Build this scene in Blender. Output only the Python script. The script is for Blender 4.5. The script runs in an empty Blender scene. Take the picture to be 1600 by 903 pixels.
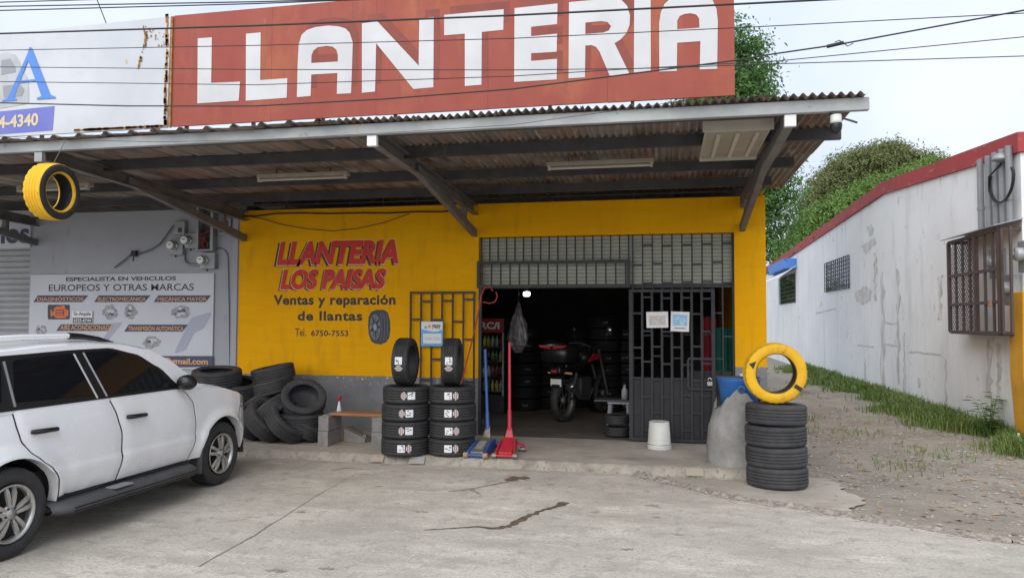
import bpy, bmesh, math, random
from mathutils import Vector, Matrix, noise
R = math.radians
rnd = random.Random(7)
sc = bpy.context.scene
COL = sc.collection
# ------------------------------------------------------------------ camera
FPX, YAW, PIT, ROL, EYE = 1165.0, R(11.66), R(2.45), R(0.185), 1.79
_fw = Vector((-math.sin(YAW)*math.cos(PIT), math.cos(YAW)*math.cos(PIT), math.sin(PIT)))
_r = Vector((math.cos(YAW), math.sin(YAW), 0)); _u = _r.cross(_fw)
_c, _s = math.cos(ROL), math.sin(ROL)
CR = _c*_r + _s*_u; CU = -_s*_r + _c*_u
CAM = Vector((0, 0, EYE))
cd = bpy.data.cameras.new('camera'); cam = bpy.data.objects.new('camera', cd); COL.objects.link(cam)
cd.sensor_width = 36; cd.lens = FPX/1600*36; cd.clip_end = 2000
m = Matrix((CR, CU, -_fw)).transposed().to_4x4(); m.translation = CAM; cam.matrix_world = m
sc.camera = cam
# ------------------------------------------------------------------ overcast sky, soft sun, exposure
SUN_EL, SUN_AZ = R(40), R(192)      # azimuth clockwise from +Y
w = bpy.data.worlds.new('World'); sc.world = w; w.use_nodes = True
nt = w.node_tree; bg = nt.nodes['Background']
sky = nt.nodes.new('ShaderNodeTexSky'); sky.sky_type = 'NISHITA'; sky.sun_disc = False
sky.sun_elevation = SUN_EL; sky.sun_rotation = SUN_AZ; sky.dust_density = 3
tc = nt.nodes.new('ShaderNodeTexCoord'); nz = nt.nodes.new('ShaderNodeTexNoise')
nz.inputs['Scale'].default_value = 2.2; nz.inputs['Detail'].default_value = 5
nt.links.new(tc.outputs['Generated'], nz.inputs['Vector'])
rp = nt.nodes.new('ShaderNodeValToRGB'); rp.color_ramp.elements[0].position = .32; rp.color_ramp.elements[1].position = .62
rp.color_ramp.elements[0].color = (6.9, 7.8, 9.9, 1); rp.color_ramp.elements[1].color = (9.3, 10.0, 11.2, 1)
nt.links.new(nz.outputs['Fac'], rp.inputs['Fac'])
mx = nt.nodes.new('ShaderNodeMixRGB'); mx.inputs['Fac'].default_value = .9
nt.links.new(sky.outputs[0], mx.inputs[1]); nt.links.new(rp.outputs[0], mx.inputs[2]); nt.links.new(mx.outputs[0], bg.inputs['Color'])
bg.inputs['Strength'].default_value = 0.056
sd = bpy.data.lights.new('sun', 'SUN'); sun = bpy.data.objects.new('sun', sd); COL.objects.link(sun)
sd.energy = 1.5; sd.angle = R(75); sd.color = (1, .96, .9)
sdir = Vector((math.sin(SUN_AZ)*math.cos(SUN_EL), math.cos(SUN_AZ)*math.cos(SUN_EL), math.sin(SUN_EL)))
sun.rotation_euler = sdir.to_track_quat('Z', 'Y').to_euler(); sun.location = sdir*50
sc.view_settings.view_transform = 'Standard'; sc.view_settings.look = 'None'; sc.view_settings.exposure = 1.02; sc.view_settings.gamma = 1
sc.render.resolution_x, sc.render.resolution_y = 1024, 577
# ------------------------------------------------------------------ from the photograph's pixels to points on the planes of the place
def ray(x, y): return _fw + CR*((x-800)/FPX) + CU*((451.5-y)/FPX)
def PY(x, y, Y): d = ray(x, y); return CAM + d*(Y/d.y)
def PX(x, y, X): d = ray(x, y); return CAM + d*(X/d.x)
def PZ(x, y, Z): d = ray(x, y); return CAM + d*((Z-EYE)/d.z)
D = 10.8          # front wall plane
PLAT = 0.10       # pavement height
# ------------------------------------------------------------------ mesh helpers
class MB:
    def __init__(s): s.v = []; s.f = []; s.sm = []
    def add(s, vs, fs, smooth=False):
        n = len(s.v); s.v += [tuple(p) for p in vs]
        for f in fs: s.f.append(tuple(i+n for i in f)); s.sm.append(smooth)
        return s
    def box(s, c, d, rot=None):
        c = Vector(c); h = Vector(d)/2; vs = []
        for z in (-1, 1):
            for y in (-1, 1):
                for x in (-1, 1):
                    p = Vector((x*h.x, y*h.y, z*h.z))
                    vs.append(c + (rot @ p if rot else p))
        return s.add(vs, [(0,2,3,1),(4,5,7,6),(0,1,5,4),(2,6,7,3),(0,4,6,2),(1,3,7,5)])
    def box2(s, a, b): 
        a = Vector(a); b = Vector(b); return s.box((a+b)/2, (b-a))
    def beam(s, a, b, wd, ht, up=(0,0,1)):
        a = Vector(a); b = Vector(b); d = (b-a); L = d.length; d.normalize()
        sd = d.cross(Vector(up)).normalized(); u = sd.cross(d)
        rot = Matrix((sd, d, u)).transposed()
        return s.box((a+b)/2, (wd, L, ht), rot)
    def tube(s, pts, r, n=8, cap=True, smooth=True):
        pts = [Vector(p) for p in pts]; vs = []; fs = []
        rr = r if isinstance(r, (list, tuple)) else [r]*len(pts)
        prev = None
        for i, p in enumerate(pts):
            d = (pts[min(i+1, len(pts)-1)] - pts[max(i-1, 0)]).normalized()
            if prev is None:
                a = Vector((0,0,1)) if abs(d.z) < .9 else Vector((1,0,0)); prev = d.cross(a).normalized()
            sdv = (prev - d*prev.dot(d)).normalized(); prev = sdv; up = d.cross(sdv)
            for k in range(n):
                t = 2*math.pi*k/n; vs.append(p + sdv*(rr[i]*math.cos(t)) + up*(rr[i]*math.sin(t)))
        for i in range(len(pts)-1):
            for k in range(n):
                fs.append((i*n+k, i*n+(k+1) % n, (i+1)*n+(k+1) % n, (i+1)*n+k))
        s.add(vs, fs, smooth)
        if cap:
            s.add([vs[k] for k in range(n)], [tuple(reversed(range(n)))]); s.add([vs[-n+k] for k in range(n)], [tuple(range(n))])
        return s
    def lathe(s, prof, M=None, n=32, closed=False, smooth=True, mod=None):
        vs = []; fs = []; k = len(prof)
        for j in range(n):
            t = 2*math.pi*j/n
            for i, (r, z) in enumerate(prof):
                if mod: r = mod(i, j, r)
                p = Vector((r*math.cos(t), r*math.sin(t), z)); vs.append(M @ p if M else p)
        for j in range(n):
            a = j*k; b = ((j+1) % n)*k
            for i in range(k if closed else k-1):
                i2 = (i+1) % k; fs.append((a+i, b+i, b+i2, a+i2))
        return s.add(vs, fs, smooth)
    def poly(s, pts, off=None):
        pts = [Vector(p) for p in pts]; n = len(pts)
        if off is None: return s.add(pts, [tuple(range(n))])
        off = Vector(off); vs = pts + [p+off for p in pts]
        fs = [tuple(range(n)), tuple(reversed(range(n, 2*n)))] + [(i, n+i, n+(i+1) % n, (i+1) % n) for i in range(n)]
        return s.add(vs, fs)
    def fill(s, loops):
        bm = bmesh.new()
        for lp in loops:
            vs = [bm.verts.new(p) for p in lp]
            for i in range(len(vs)): bm.edges.new((vs[i], vs[(i+1) % len(vs)]))
        bmesh.ops.triangle_fill(bm, edges=bm.edges[:], use_beauty=True)
        bm.verts.index_update()
        s.add([v.co.copy() for v in bm.verts], [tuple(v.index for v in f.verts) for f in bm.faces]); bm.free(); return s
    def grid(s, fn, us, vs_, smooth=True):
        P = [fn(u, v) for u in us for v in vs_]; n = len(vs_)
        return s.add(P, [(i*n+j, (i+1)*n+j, (i+1)*n+j+1, i*n+j+1) for i in range(len(us)-1) for j in range(n-1)], smooth)
    def mesh(s, name, mat, fixn=True):
        me = bpy.data.meshes.new(name); me.from_pydata(s.v, [], s.f)
        me.polygons.foreach_set('use_smooth', s.sm)
        if fixn:
            bm = bmesh.new(); bm.from_mesh(me); bmesh.ops.recalc_face_normals(bm, faces=bm.faces[:]); bm.to_mesh(me); bm.free()
        if mat: me.materials.append(mat)
        me.update(); return me
    def build(s, name, mat, parent=None, bevel=0, fixn=True):
        return link(name, s.mesh(name, mat, fixn), parent, bevel)
WORLD = {}
def link(name, data, parent=None, bevel=0):
    o = bpy.data.objects.new(name, data); COL.objects.link(o)
    if parent:
        o.parent = parent; o.matrix_parent_inverse = WORLD.get(parent.name, Matrix()).inverted()
    if bevel:
        b = o.modifiers.new('bevel', 'BEVEL'); b.width = bevel; b.segments = 2; b.limit_method = 'ANGLE'; b.angle_limit = R(40)
    return o
def tag(o, label, cat, group=None, kind=None):
    if label: o['label'] = label
    if cat: o['category'] = cat
    if group: o['group'] = group
    if kind: o['kind'] = kind
    return o
def thing(name, loc, label, cat, group=None):
    o = bpy.data.objects.new(name, None); COL.objects.link(o); o.location = loc; o.empty_display_size = .1
    WORLD[o.name] = Matrix.Translation(Vector(loc)); return tag(o, label, cat, group)
def structure(o): o['kind'] = 'structure'; return o
def move_copy(root, mat4, label, group=None):
    c = root.copy(); COL.objects.link(c); c.matrix_world = mat4
    if label: c['label'] = label
    if group: c['group'] = group
    for ch in list(root.children):
        d = ch.copy(); COL.objects.link(d); d.parent = c
        for g in list(ch.children):
            e = g.copy(); COL.objects.link(e); e.parent = d
    return c
_unit = {}
def bar(name, parent, c, d, mat, rot=None):
    if mat.name not in _unit: _unit[mat.name] = MB().box((0,0,0), (1,1,1)).mesh('bar_' + mat.name, mat)
    o = link(name, _unit[mat.name], parent); o.location = c; o.scale = d
    if rot: o.rotation_euler = rot
    return o
# ------------------------------------------------------------------ materials
def newmat(name):
    ma = bpy.data.materials.new(name); ma.use_nodes = True; n = ma.node_tree; return ma, n, n.nodes['Principled BSDF'], n.links
def coords(n, L, coord, stretch):
    if coord == 'pos': src = n.nodes.new('ShaderNodeNewGeometry').outputs['Position']
    else: src = n.nodes.new('ShaderNodeTexCoord').outputs['Object']
    mp = n.nodes.new('ShaderNodeMapping'); mp.inputs['Scale'].default_value = stretch; L.new(src, mp.inputs['Vector']); return mp.outputs[0], src
def nnoise(n, L, vec, scale, lo, hi, detail=6, rough=.6):
    t = n.nodes.new('ShaderNodeTexNoise'); t.inputs['Scale'].default_value = scale; t.inputs['Detail'].default_value = detail; t.inputs['Roughness'].default_value = rough
    L.new(vec, t.inputs['Vector'])
    r = n.nodes.new('ShaderNodeMapRange'); r.inputs[1].default_value = lo; r.inputs[2].default_value = hi; L.new(t.outputs['Fac'], r.inputs[0]); return r.outputs[0]
def mixc(n, L, fac, a, b):
    x = n.nodes.new('ShaderNodeMixRGB')
    if isinstance(fac, (int, float)): x.inputs[0].default_value = fac
    else: L.new(fac, x.inputs[0])
    for i, c in ((1, a), (2, b)):
        if isinstance(c, tuple): x.inputs[i].default_value = (*c, 1)
        else: L.new(c, x.inputs[i])
    return x.outputs[0]
def mul(n, L, a, b, op='MULTIPLY'):
    x = n.nodes.new('ShaderNodeMath'); x.operation = op; x.use_clamp = True
    for i, c in ((0, a), (1, b)):
        if isinstance(c, (int, float)): x.inputs[i].default_value = c
        else: L.new(c, x.inputs[i])
    return x.outputs[0]
def bumpn(n, L, b, h, dist, strength=1):
    x = n.nodes.new('ShaderNodeBump'); x.inputs['Distance'].default_value = dist; x.inputs['Strength'].default_value = strength
    L.new(h, x.inputs['Height']); L.new(x.outputs[0], b.inputs['Normal'])
def M(name, c1, c2=None, scale=3, rough=.6, metal=0, bump=0, bscale=40, stretch=(1,1,1), coord='obj', lo=.35, hi=.65, spots=(), coat=0, spec=None):
    ma, n, b, L = newmat(name); vec, src = coords(n, L, coord, stretch)
    col = c1
    if c2: col = mixc(n, L, nnoise(n, L, vec, scale, lo, hi), c1, c2)
    for sp in spots:   # (colour, scale, lo, hi, stretch)
        v2 = vec
        if len(sp) > 4: v2, _ = coords(n, L, coord, sp[4])
        col = mixc(n, L, nnoise(n, L, v2, sp[1], sp[2], sp[3], 8, .65), col, sp[0])
    if isinstance(col, tuple): b.inputs['Base Color'].default_value = (*col, 1)
    else: L.new(col, b.inputs['Base Color'])
    b.inputs['Roughness'].default_value = rough; b.inputs['Metallic'].default_value = metal
    if rough < .95 and (c2 or spots):
        L.new(nnoise(n, L, vec, scale*2.3, 0, 1), (mr := n.nodes.new('ShaderNodeMapRange')).inputs[0]); mr.inputs[3].default_value = max(.02, rough-.12); mr.inputs[4].default_value = min(1, rough+.12); L.new(mr.outputs[0], b.inputs['Roughness'])
    if spec is not None: b.inputs['Specular IOR Level'].default_value = spec
    if coat: b.inputs['Coat Weight'].default_value = coat; b.inputs['Coat Roughness'].default_value = .06
    if bump: bumpn(n, L, b, nnoise(n, L, src, bscale, 0, 1, 4), bump)
    return ma
def emit(name, c, s):
    ma, n, b, L = newmat(name); b.inputs['Emission Color'].default_value = (*c, 1); b.inputs['Emission Strength'].default_value = s; b.inputs['Base Color'].default_value = (*c, 1); return ma
def glass(name, tint=(.02,.025,.03), rough=.04): return M(name, tint, rough=rough, spec=.6)
mt = {}
mt['lot'] = M('lot_concrete', (.52,.482,.42), (.395,.362,.312), .9, .85, bump=.008, bscale=24, coord='pos', lo=.32, hi=.66,
   spots=(((.30,.27,.225), 1.5, .50, .76, (.5,1.5,1)), ((.59,.55,.48), 2.7, .54, .70, (.55,1.6,1)), ((.30,.275,.24), .6, .50, .70), ((.32,.295,.26), 6.5, .52, .66), ((.60,.575,.53), 15, .62, .70), ((.26,.24,.21), 40, .50, .70), ((.15,.135,.115), 18, .66, .71)))
mt['stain2'] = M('faint_stain', (.20,.18,.15), (.33,.305,.265), 14, .7, coord='pos')
mt['plat'] = M('pavement_concrete', (.43,.385,.33), (.32,.285,.24), 1.7, .85, bump=.006, bscale=30, coord='pos', spots=(((.22,.195,.165), 2.4, .56, .76, (.6,1.4,1)), ((.49,.46,.41), 5, .60, .74)))
mt['agg'] = M('broken_aggregate', (.36,.32,.27), (.17,.15,.13), 26, .95, bump=.014, bscale=55, coord='pos')
mt['kerb'] = M('kerb_concrete', (.37,.335,.285), (.26,.235,.195), 7, .9, bump=.008, bscale=40, coord='pos', spots=(((.17,.15,.125), 20, .56, .66), ((.17,.15,.12), 2.2, .54, .70)))
mt['dirt'] = M('alley_dirt', (.30,.265,.22), (.205,.18,.148), 1.4, .95, bump=.02, bscale=22, coord='pos', spots=(((.31,.275,.23), 9, .55, .7), ((.11,.09,.07), 3.5, .6, .72)))
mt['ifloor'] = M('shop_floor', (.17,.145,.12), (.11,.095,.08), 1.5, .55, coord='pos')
mt['stain'] = M('oil_stain', (.09,.07,.045), (.15,.12,.085), 9, .35, coord='pos')
mt['crack'] = M('crack_dark', (.13,.115,.10), (.24,.22,.195), 30, .95, coord='pos')
# yellow over grey dado, chipped along the line
def wall_mat(name, z0):
    ma, n, b, L = newmat(name); vec, src = coords(n, L, 'pos', (1,1,1))
    y = mixc(n, L, nnoise(n, L, vec, .9, .3, .7), (.84,.415,.002), (.78,.365,.002))
    vs, _ = coords(n, L, 'pos', (3,3,.5)); y = mixc(n, L, nnoise(n, L, vs, 2.4, .54, .80), y, (.58,.29,.012))
    y = mixc(n, L, nnoise(n, L, vec, 9, .70, .74), y, (.42,.22,.02)); vr, _ = coords(n, L, 'pos', (.8,1,5)); y = mixc(n, L, mul(n, L, nnoise(n, L, vr, 2.2, .40, .75), .35), y, (.66,.30,.004)); y = mixc(n, L, nnoise(n, L, vec, 3.1, .64, .72), y, (.70,.36,.012))
    g = mixc(n, L, nnoise(n, L, vec, 2.2, .35, .65), (.235,.238,.245), (.17,.173,.18))
    g = mixc(n, L, nnoise(n, L, vec, 6, .62, .70), g, (.25,.25,.25))
    sep = n.nodes.new('ShaderNodeSeparateXYZ'); L.new(src, sep.inputs[0])
    jit = n.nodes.new('ShaderNodeTexNoise'); jit.inputs['Scale'].default_value = 9; jit.inputs['Detail'].default_value = 6; L.new(src, jit.inputs['Vector'])
    ma1 = n.nodes.new('ShaderNodeMath'); ma1.operation = 'MULTIPLY_ADD'; ma1.inputs[1].default_value = .022; L.new(jit.outputs['Fac'], ma1.inputs[0]); L.new(sep.outputs['Z'], ma1.inputs[2])
    st = n.nodes.new('ShaderNodeMath'); st.operation = 'GREATER_THAN'; st.inputs[1].default_value = z0+.011; L.new(ma1.outputs[0], st.inputs[0])
    col = mixc(n, L, st.outputs[0], g, y)
    band = n.nodes.new('ShaderNodeMapRange'); band.inputs[1].default_value = z0-.42; band.inputs[2].default_value = z0; band.inputs[3].default_value = 0; band.inputs[4].default_value = .11; L.new(sep.outputs['Z'], band.inputs[0])
    below = n.nodes.new('ShaderNodeMath'); below.operation = 'LESS_THAN'; below.inputs[1].default_value = z0+.006; L.new(sep.outputs['Z'], below.inputs[0])
    chip = nnoise(n, L, vec, 15, 0, 1, 3); chip2 = n.nodes.new('ShaderNodeMath'); chip2.operation = 'ADD'; L.new(chip, chip2.inputs[0]); L.new(band.outputs[0], chip2.inputs[1])
    ct = n.nodes.new('ShaderNodeMath'); ct.operation = 'GREATER_THAN'; ct.inputs[1].default_value = .735; L.new(chip2.outputs[0], ct.inputs[0])
    col = mixc(n, L, mul(n, L, ct.outputs[0], below.outputs[0]), col, (.55,.54,.5))
    L.new(col, b.inputs['Base Color']); b.inputs['Roughness'].default_value = .8; b.inputs['Specular IOR Level'].default_value = .15
    bumpn(n, L, b, nnoise(n, L, vec, 28, 0, 1, 5), .004); return ma
mt['wall'] = wall_mat('yellow_wall_paint', .94); mt['pier'] = wall_mat('yellow_pier_paint', 1.165)
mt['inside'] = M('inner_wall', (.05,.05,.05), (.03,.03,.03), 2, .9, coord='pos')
mt['gwall'] = M('grey_wall_paint', (.37,.385,.425), (.325,.34,.375), .8, .7, bump=.004, bscale=20, coord='pos', spots=(((.22,.225,.24), 3, .62, .8, (2,2,.4)),))
mt['gband'] = M('grey_band', (.2,.205,.215), (.15,.155,.165), 2, .7, coord='pos')
mt['steel'] = M('galvanised_beam', (.40,.42,.42), (.28,.30,.31), 3, .6, .3, coord='pos', stretch=(.6,1,1), spots=(((.40,.27,.10), 2.1, .60, .72, (1.5,1,.2)), ((.2,.17,.14), 7, .64, .72)))
mt['dsteel'] = M('dark_steel', (.07,.07,.075), (.045,.045,.05), 4, .6, .2, coord='pos', spots=(((.14,.09,.055), 5, .62, .74),))
mt['brsteel'] = M('bracket_steel', (.19,.185,.18), (.13,.13,.13), 4, .6, .2, coord='pos', spots=(((.17,.13,.09), 4, .58, .74),))
mt['black'] = M('black_iron', (.014,.015,.018), (.024,.024,.028), 12, .55, 0, coord='pos', spots=(((.10,.09,.085), 14, .70, .76),))
mt['plate'] = M('gate_plate', (.007,.0075,.010), (.012,.013,.017), 3, .6, 0, coord='pos', spots=(((.06,.055,.05), 12, .68, .76),))
mt['iron'] = M('gate_iron', (.014,.015,.019), (.022,.023,.028), 9, .6, 0, coord='pos', spots=(((.14,.12,.11), 12, .70, .76),))
mt['white'] = M('white_paint', (.72,.72,.70), (.62,.62,.60), 4, .6)
mt['tape'] = M('white_tape', (.8,.8,.8), (.66,.66,.66), 25, .6)
def sheetmat(name, a, b_, rust):
    return M(name, a, b_, 1.5, .75, .15, coord='pos', stretch=(3,.5,1), spots=((rust, 2.6, .50, .68, (2.2,.28,1)), ((.40,.37,.34), 5.5, .57, .68, (3,.3,1)), ((.05,.042,.038), 3, .52, .70, (1.6,.4,1))))
mt['sheets'] = [sheetmat('roof_sheet_a', (.27,.225,.20), (.17,.145,.13), (.27,.145,.085)), sheetmat('roof_sheet_b', (.20,.155,.135), (.26,.215,.19), (.23,.115,.07)), sheetmat('roof_sheet_c', (.34,.31,.28), (.22,.195,.175), (.33,.185,.10))]
mt['red'] = M('sign_red', (.265,.050,.036), (.295,.066,.040), 1.6, .7, bump=.003, bscale=9, coord='pos', stretch=(1.2,1,.6), spots=(((.38,.115,.042), 1.1, .52, .78, (1.5,1,.8)), ((.19,.045,.036), 2.1, .55, .78, (2.5,1,.35)), ((.45,.22,.18), 5, .68, .76), ((.27,.055,.048), 3, .60, .75)))
mt['signw'] = M('sign_letter_white', (.57,.58,.60), (.50,.51,.53), 2, .7, coord='pos', spots=(((.45,.42,.38), 22, .70, .74),))
mt['signwhite'] = M('old_sign_white', (.55,.58,.62), (.46,.49,.535), 1.1, .6, coord='pos', spots=(((.38,.24,.09), 6, .70, .76), ((.44,.46,.50), 2.4, .6, .8)))
mt['rust'] = M('rust', (.42,.22,.06), (.24,.10,.035), 14, .9, bump=.004, bscale=60, coord='pos')
mt['blue'] = M('sign_blue', (.075,.22,.62), rough=.6); mt['navy'] = M('sign_violet_blue', (.125,.15,.48), (.15,.18,.5), 3, .6)
mt['goldtext'] = M('pale_gold', (.62,.52,.34), rough=.6)
mt['faded'] = M('faded_print', (.36,.38,.41), (.46,.48,.51), 4, .6, coord='pos'); mt['faded2'] = M('faded_print_dark', (.26,.28,.31), rough=.6)
mt['rubber'] = M('tyre_rubber', (.020,.020,.022), (.032,.032,.033), 9, .72, bump=.0015, bscale=120)
mt['dusty'] = M('dusty_rubber', (.030,.031,.034), (.055,.055,.056), 5, .85, bump=.002, bscale=90, spots=(((.10,.095,.085), 4, .62, .78),))
mt['ytyre'] = M('yellow_tyre_paint', (.76,.44,.008), (.68,.37,.008), 4, .68, bump=.002, bscale=60, spots=(((.36,.21,.03), 5, .58, .70), ((.06,.05,.03), 13, .66, .71)))
mt['sticker'] = M('label_white', (.75,.76,.78), (.62,.63,.66), 60, .5); mt['ink'] = M('label_ink', (.05,.05,.06), rough=.6)
mt['pink'] = M('label_pink', (.55,.30,.28), rough=.5)
mt['redtext'] = M('red_lettering', (.60,.022,.013), (.52,.02,.012), 5, .6, coord='pos'); mt['blacktext'] = M('black_lettering', (.02,.018,.016), (.035,.03,.025), 8, .6, coord='pos'); mt['cream'] = M('cream_outline', (.75,.55,.30), rough=.6)
mt['slat'] = M('cream_slat', (.42,.44,.37), (.35,.37,.31), 3, .55, coord='pos', spots=(((.24,.24,.20), 6, .64, .8, (1,1,3)),))
mt['gslat'] = M('grey_slat', (.36,.37,.385), (.30,.31,.325), 2, .5, .2, coord='pos')
mt['ban'] = M('banner_white', (.54,.57,.62), (.49,.52,.575), 1.5, .5, coord='pos'); mt['bannavy'] = M('banner_navy', (.045,.052,.11), rough=.5); mt['bandark'] = M('banner_dark', (.045,.05,.065), rough=.5)
mt['banor'] = M('banner_orange', (.62,.33,.13), rough=.5); mt['banlil'] = M('banner_lilac', (.36,.38,.48), rough=.5); mt['icon'] = M('banner_orange_red', (.70,.16,.05), rough=.5)
mt['part1'] = M('print_grey', (.17,.18,.20), (.42,.43,.46), 26, .5, coord='pos'); mt['part2'] = M('print_dark', (.09,.095,.11), rough=.5)
mt['pbox'] = M('meter_box_grey', (.33,.34,.35), (.26,.27,.28), 6, .5, .3, coord='pos'); mt['dial'] = M('meter_dial', (.66,.67,.66), rough=.25, coat=.6); mt['glassy'] = M('meter_glass', (.30,.31,.32), rough=.12, coat=.5)
mt['wirered'] = M('red_cable', (.32,.03,.02), rough=.5); mt['cable'] = M('cable_black', (.016,.016,.018), rough=.6); mt['cablegrey'] = M('cable_grey', (.12,.12,.125), rough=.6)
mt['pvc'] = M('grey_pvc', (.24,.25,.27), (.19,.20,.215), 3, .5, coord='pos')
mt['carw'] = M('car_white', (.83,.84,.855), (.80,.81,.825), 2, .25, coat=1)
def road_dust(ma):
    n = ma.node_tree; L = n.links; b = n.nodes['Principled BSDF']; src = n.nodes.new('ShaderNodeNewGeometry').outputs['Position']; sp = n.nodes.new('ShaderNodeSeparateXYZ'); L.new(src, sp.inputs[0])
    mr = n.nodes.new('ShaderNodeMapRange'); mr.inputs[1].default_value = .85; mr.inputs[2].default_value = .35; L.new(sp.outputs['Z'], mr.inputs[0])
    old = b.inputs['Base Color'].links[0].from_socket; L.new(mixc(n, L, mul(n, L, mul(n, L, mr.outputs[0], nnoise(n, L, src, 5, .25, .75)), .55), old, (.50,.46,.40)), b.inputs['Base Color'])
road_dust(mt['carw']); mt['trim'] = M('black_trim', (.012,.012,.013), rough=.35); mt['plastic'] = M('grey_plastic', (.052,.053,.056), (.075,.075,.077), 8, .6)
mt['tint'] = glass('tinted_glass', (.008,.009,.011)); mt['alloy'] = M('alloy_rim', (.50,.49,.47), (.42,.41,.395), 9, .35, .7); mt['brake'] = M('brake_dark', (.03,.03,.03), rough=.7)
mt['chrome'] = M('chrome', (.6,.61,.62), rough=.2, metal=.9); mt['amber'] = M('amber_lens', (.62,.40,.20), rough=.15, coat=1)
mt['jred'] = M('jack_red', (.46,.02,.035), (.36,.02,.03), 14, .45, spots=(((.10,.05,.05), 25, .66, .72),)); mt['jblue'] = M('jack_blue', (.022,.10,.36), (.03,.085,.26), 12, .45, spots=(((.12,.11,.10), 22, .62, .70),)); mt['jmetal'] = M('worn_metal', (.26,.25,.23), (.15,.14,.13), 16, .5, .6); mt['jroll'] = M('rusty_roller', (.40,.25,.13), (.24,.14,.07), 16, .7)
mt['hose'] = M('red_hose', (.42,.035,.03), rough=.5)
mt['bucket'] = M('bucket_white', (.60,.60,.57), (.50,.50,.47), 5, .5, spots=(((.30,.28,.24), 9, .62, .74),))
mt['block'] = M('cinder_block', (.27,.265,.255), (.19,.185,.18), 7, .95, bump=.004, bscale=70); mt['wood'] = M('bench_board', (.38,.17,.07), (.26,.11,.045), 3, .6, stretch=(.6,6,6))
mt['tubblue'] = M('tub_blue', (.02,.15,.47), (.03,.115,.36), 5, .45, spots=(((.22,.20,.17), 8, .64, .72),)); mt['cement'] = M('rough_cement', (.31,.305,.29), (.19,.185,.175), 4, .95, bump=.012, bscale=25, coord='pos')
mt['paper'] = M('paper', (.78,.78,.78), (.7,.7,.7), 8, .7); mt['paperblue'] = M('print_blue', (.16,.45,.72), (.55,.68,.78), 12, .6, coord='pos'); mt['papertan'] = M('print_tan', (.5,.42,.34), (.62,.62,.62), 30, .6, coord='pos'); mt['signblue'] = M('notice_blue', (.09,.36,.72), rough=.35); mt['orange'] = M('notice_orange', (.85,.28,.05), rough=.4)
mt['wwall'] = M('white_wall', (.76,.775,.79), (.68,.70,.72), .7, .8, bump=.006, bscale=9, coord='pos', spots=(((.50,.51,.52), 1.2, .55, .82, (1.3,1.3,.22)), ((.50,.50,.42), .8, .60, .80, (2.5,2.5,.12)), ((.52,.525,.53), 1.9, .62, .68), ((.74,.76,.78), 3.1, .60, .66, (1,1,.4)), ((.52,.52,.51), 6, .60, .72, (1,1,.2))))
mt['pred'] = M('parapet_red', (.36,.045,.045), (.29,.04,.042), 1.3, .75, coord='pos', spots=(((.48,.24,.23), 2, .61, .70, (2,1,4)),))
mt['dark'] = M('dark_louver', (.03,.032,.035), (.05,.05,.055), 8, .4, coord='pos')
mt['ypost'] = M('yellow_post_paint', (.68,.36,.02), (.55,.27,.02), 2, .7, bump=.005, bscale=30, coord='pos', spots=(((.35,.20,.06), 4, .64, .74),))
mt['brownbar'] = M('rusty_brown_bar', (.075,.045,.04), (.05,.035,.033), 9, .6, coord='pos'); mt['meshm'] = M('expanded_metal', (.10,.095,.095), rough=.6)
mt['fixw'] = M('fixture_white', (.50,.47,.40), (.42,.39,.33), 4, .5, coord='pos'); mt['fixback'] = M('fixture_cream', (.34,.31,.25), (.28,.25,.20), 3, .55, coord='pos', spots=(((.42,.39,.33), 4, .55, .7),))
mt['teal'] = M('teal_cloth', (.02,.17,.14), rough=.8); mt['redcloth'] = M('red_cloth', (.30,.02,.03), rough=.7); mt['greyplastic'] = M('chair_grey', (.26,.27,.29), rough=.5)
def leafmat(name, a, b_):
    ma, n, b, L = newmat(name); vec, src = coords(n, L, 'pos', (1,1,1))
    c = mixc(n, L, nnoise(n, L, vec, .9, .35, .65, 3), a, b_); c = mixc(n, L, nnoise(n, L, vec, 13, .5, .8, 2), c, tuple(min(1, k*1.7) for k in a))
    L.new(c, b.inputs['Base Color']); b.inputs['Roughness'].default_value = .5
    tr = n.nodes.new('ShaderNodeBsdfTranslucent'); L.new(c, tr.inputs[0]); ms = n.nodes.new('ShaderNodeMixShader'); ms.inputs[0].default_value = .28
    out = n.nodes['Material Output']; L.new(b.outputs[0], ms.inputs[1]); L.new(tr.outputs[0], ms.inputs[2]); L.new(ms.outputs[0], out.inputs[0]); return ma
mt['leafA'] = leafmat('leaves_deep', (.075,.165,.04), (.10,.205,.05)); mt['leafB'] = leafmat('leaves_olive', (.13,.17,.055), (.19,.205,.075)); mt['leafC'] = leafmat('leaves_bright', (.15,.25,.05), (.09,.17,.035)); mt['grass'] = leafmat('grass_blades', (.10,.19,.035), (.19,.22,.07))
mt['bark'] = M('bark', (.12,.095,.07), (.07,.055,.04), 6, .9, bump=.02, bscale=15, stretch=(3,3,.6))
mt['stone'] = M('gravel', (.40,.37,.325), (.24,.215,.185), 5, .95, coord='pos'); mt['drylf'] = M('dry_leaf', (.24,.15,.08), (.34,.25,.15), 5, .9, coord='pos')
mt['clear'] = M('clear_plastic', (.55,.58,.60), rough=.15); mt['pale'] = M('pale_plastic_bag', (.20,.19,.185), (.07,.065,.065), 14, .3)
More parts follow.
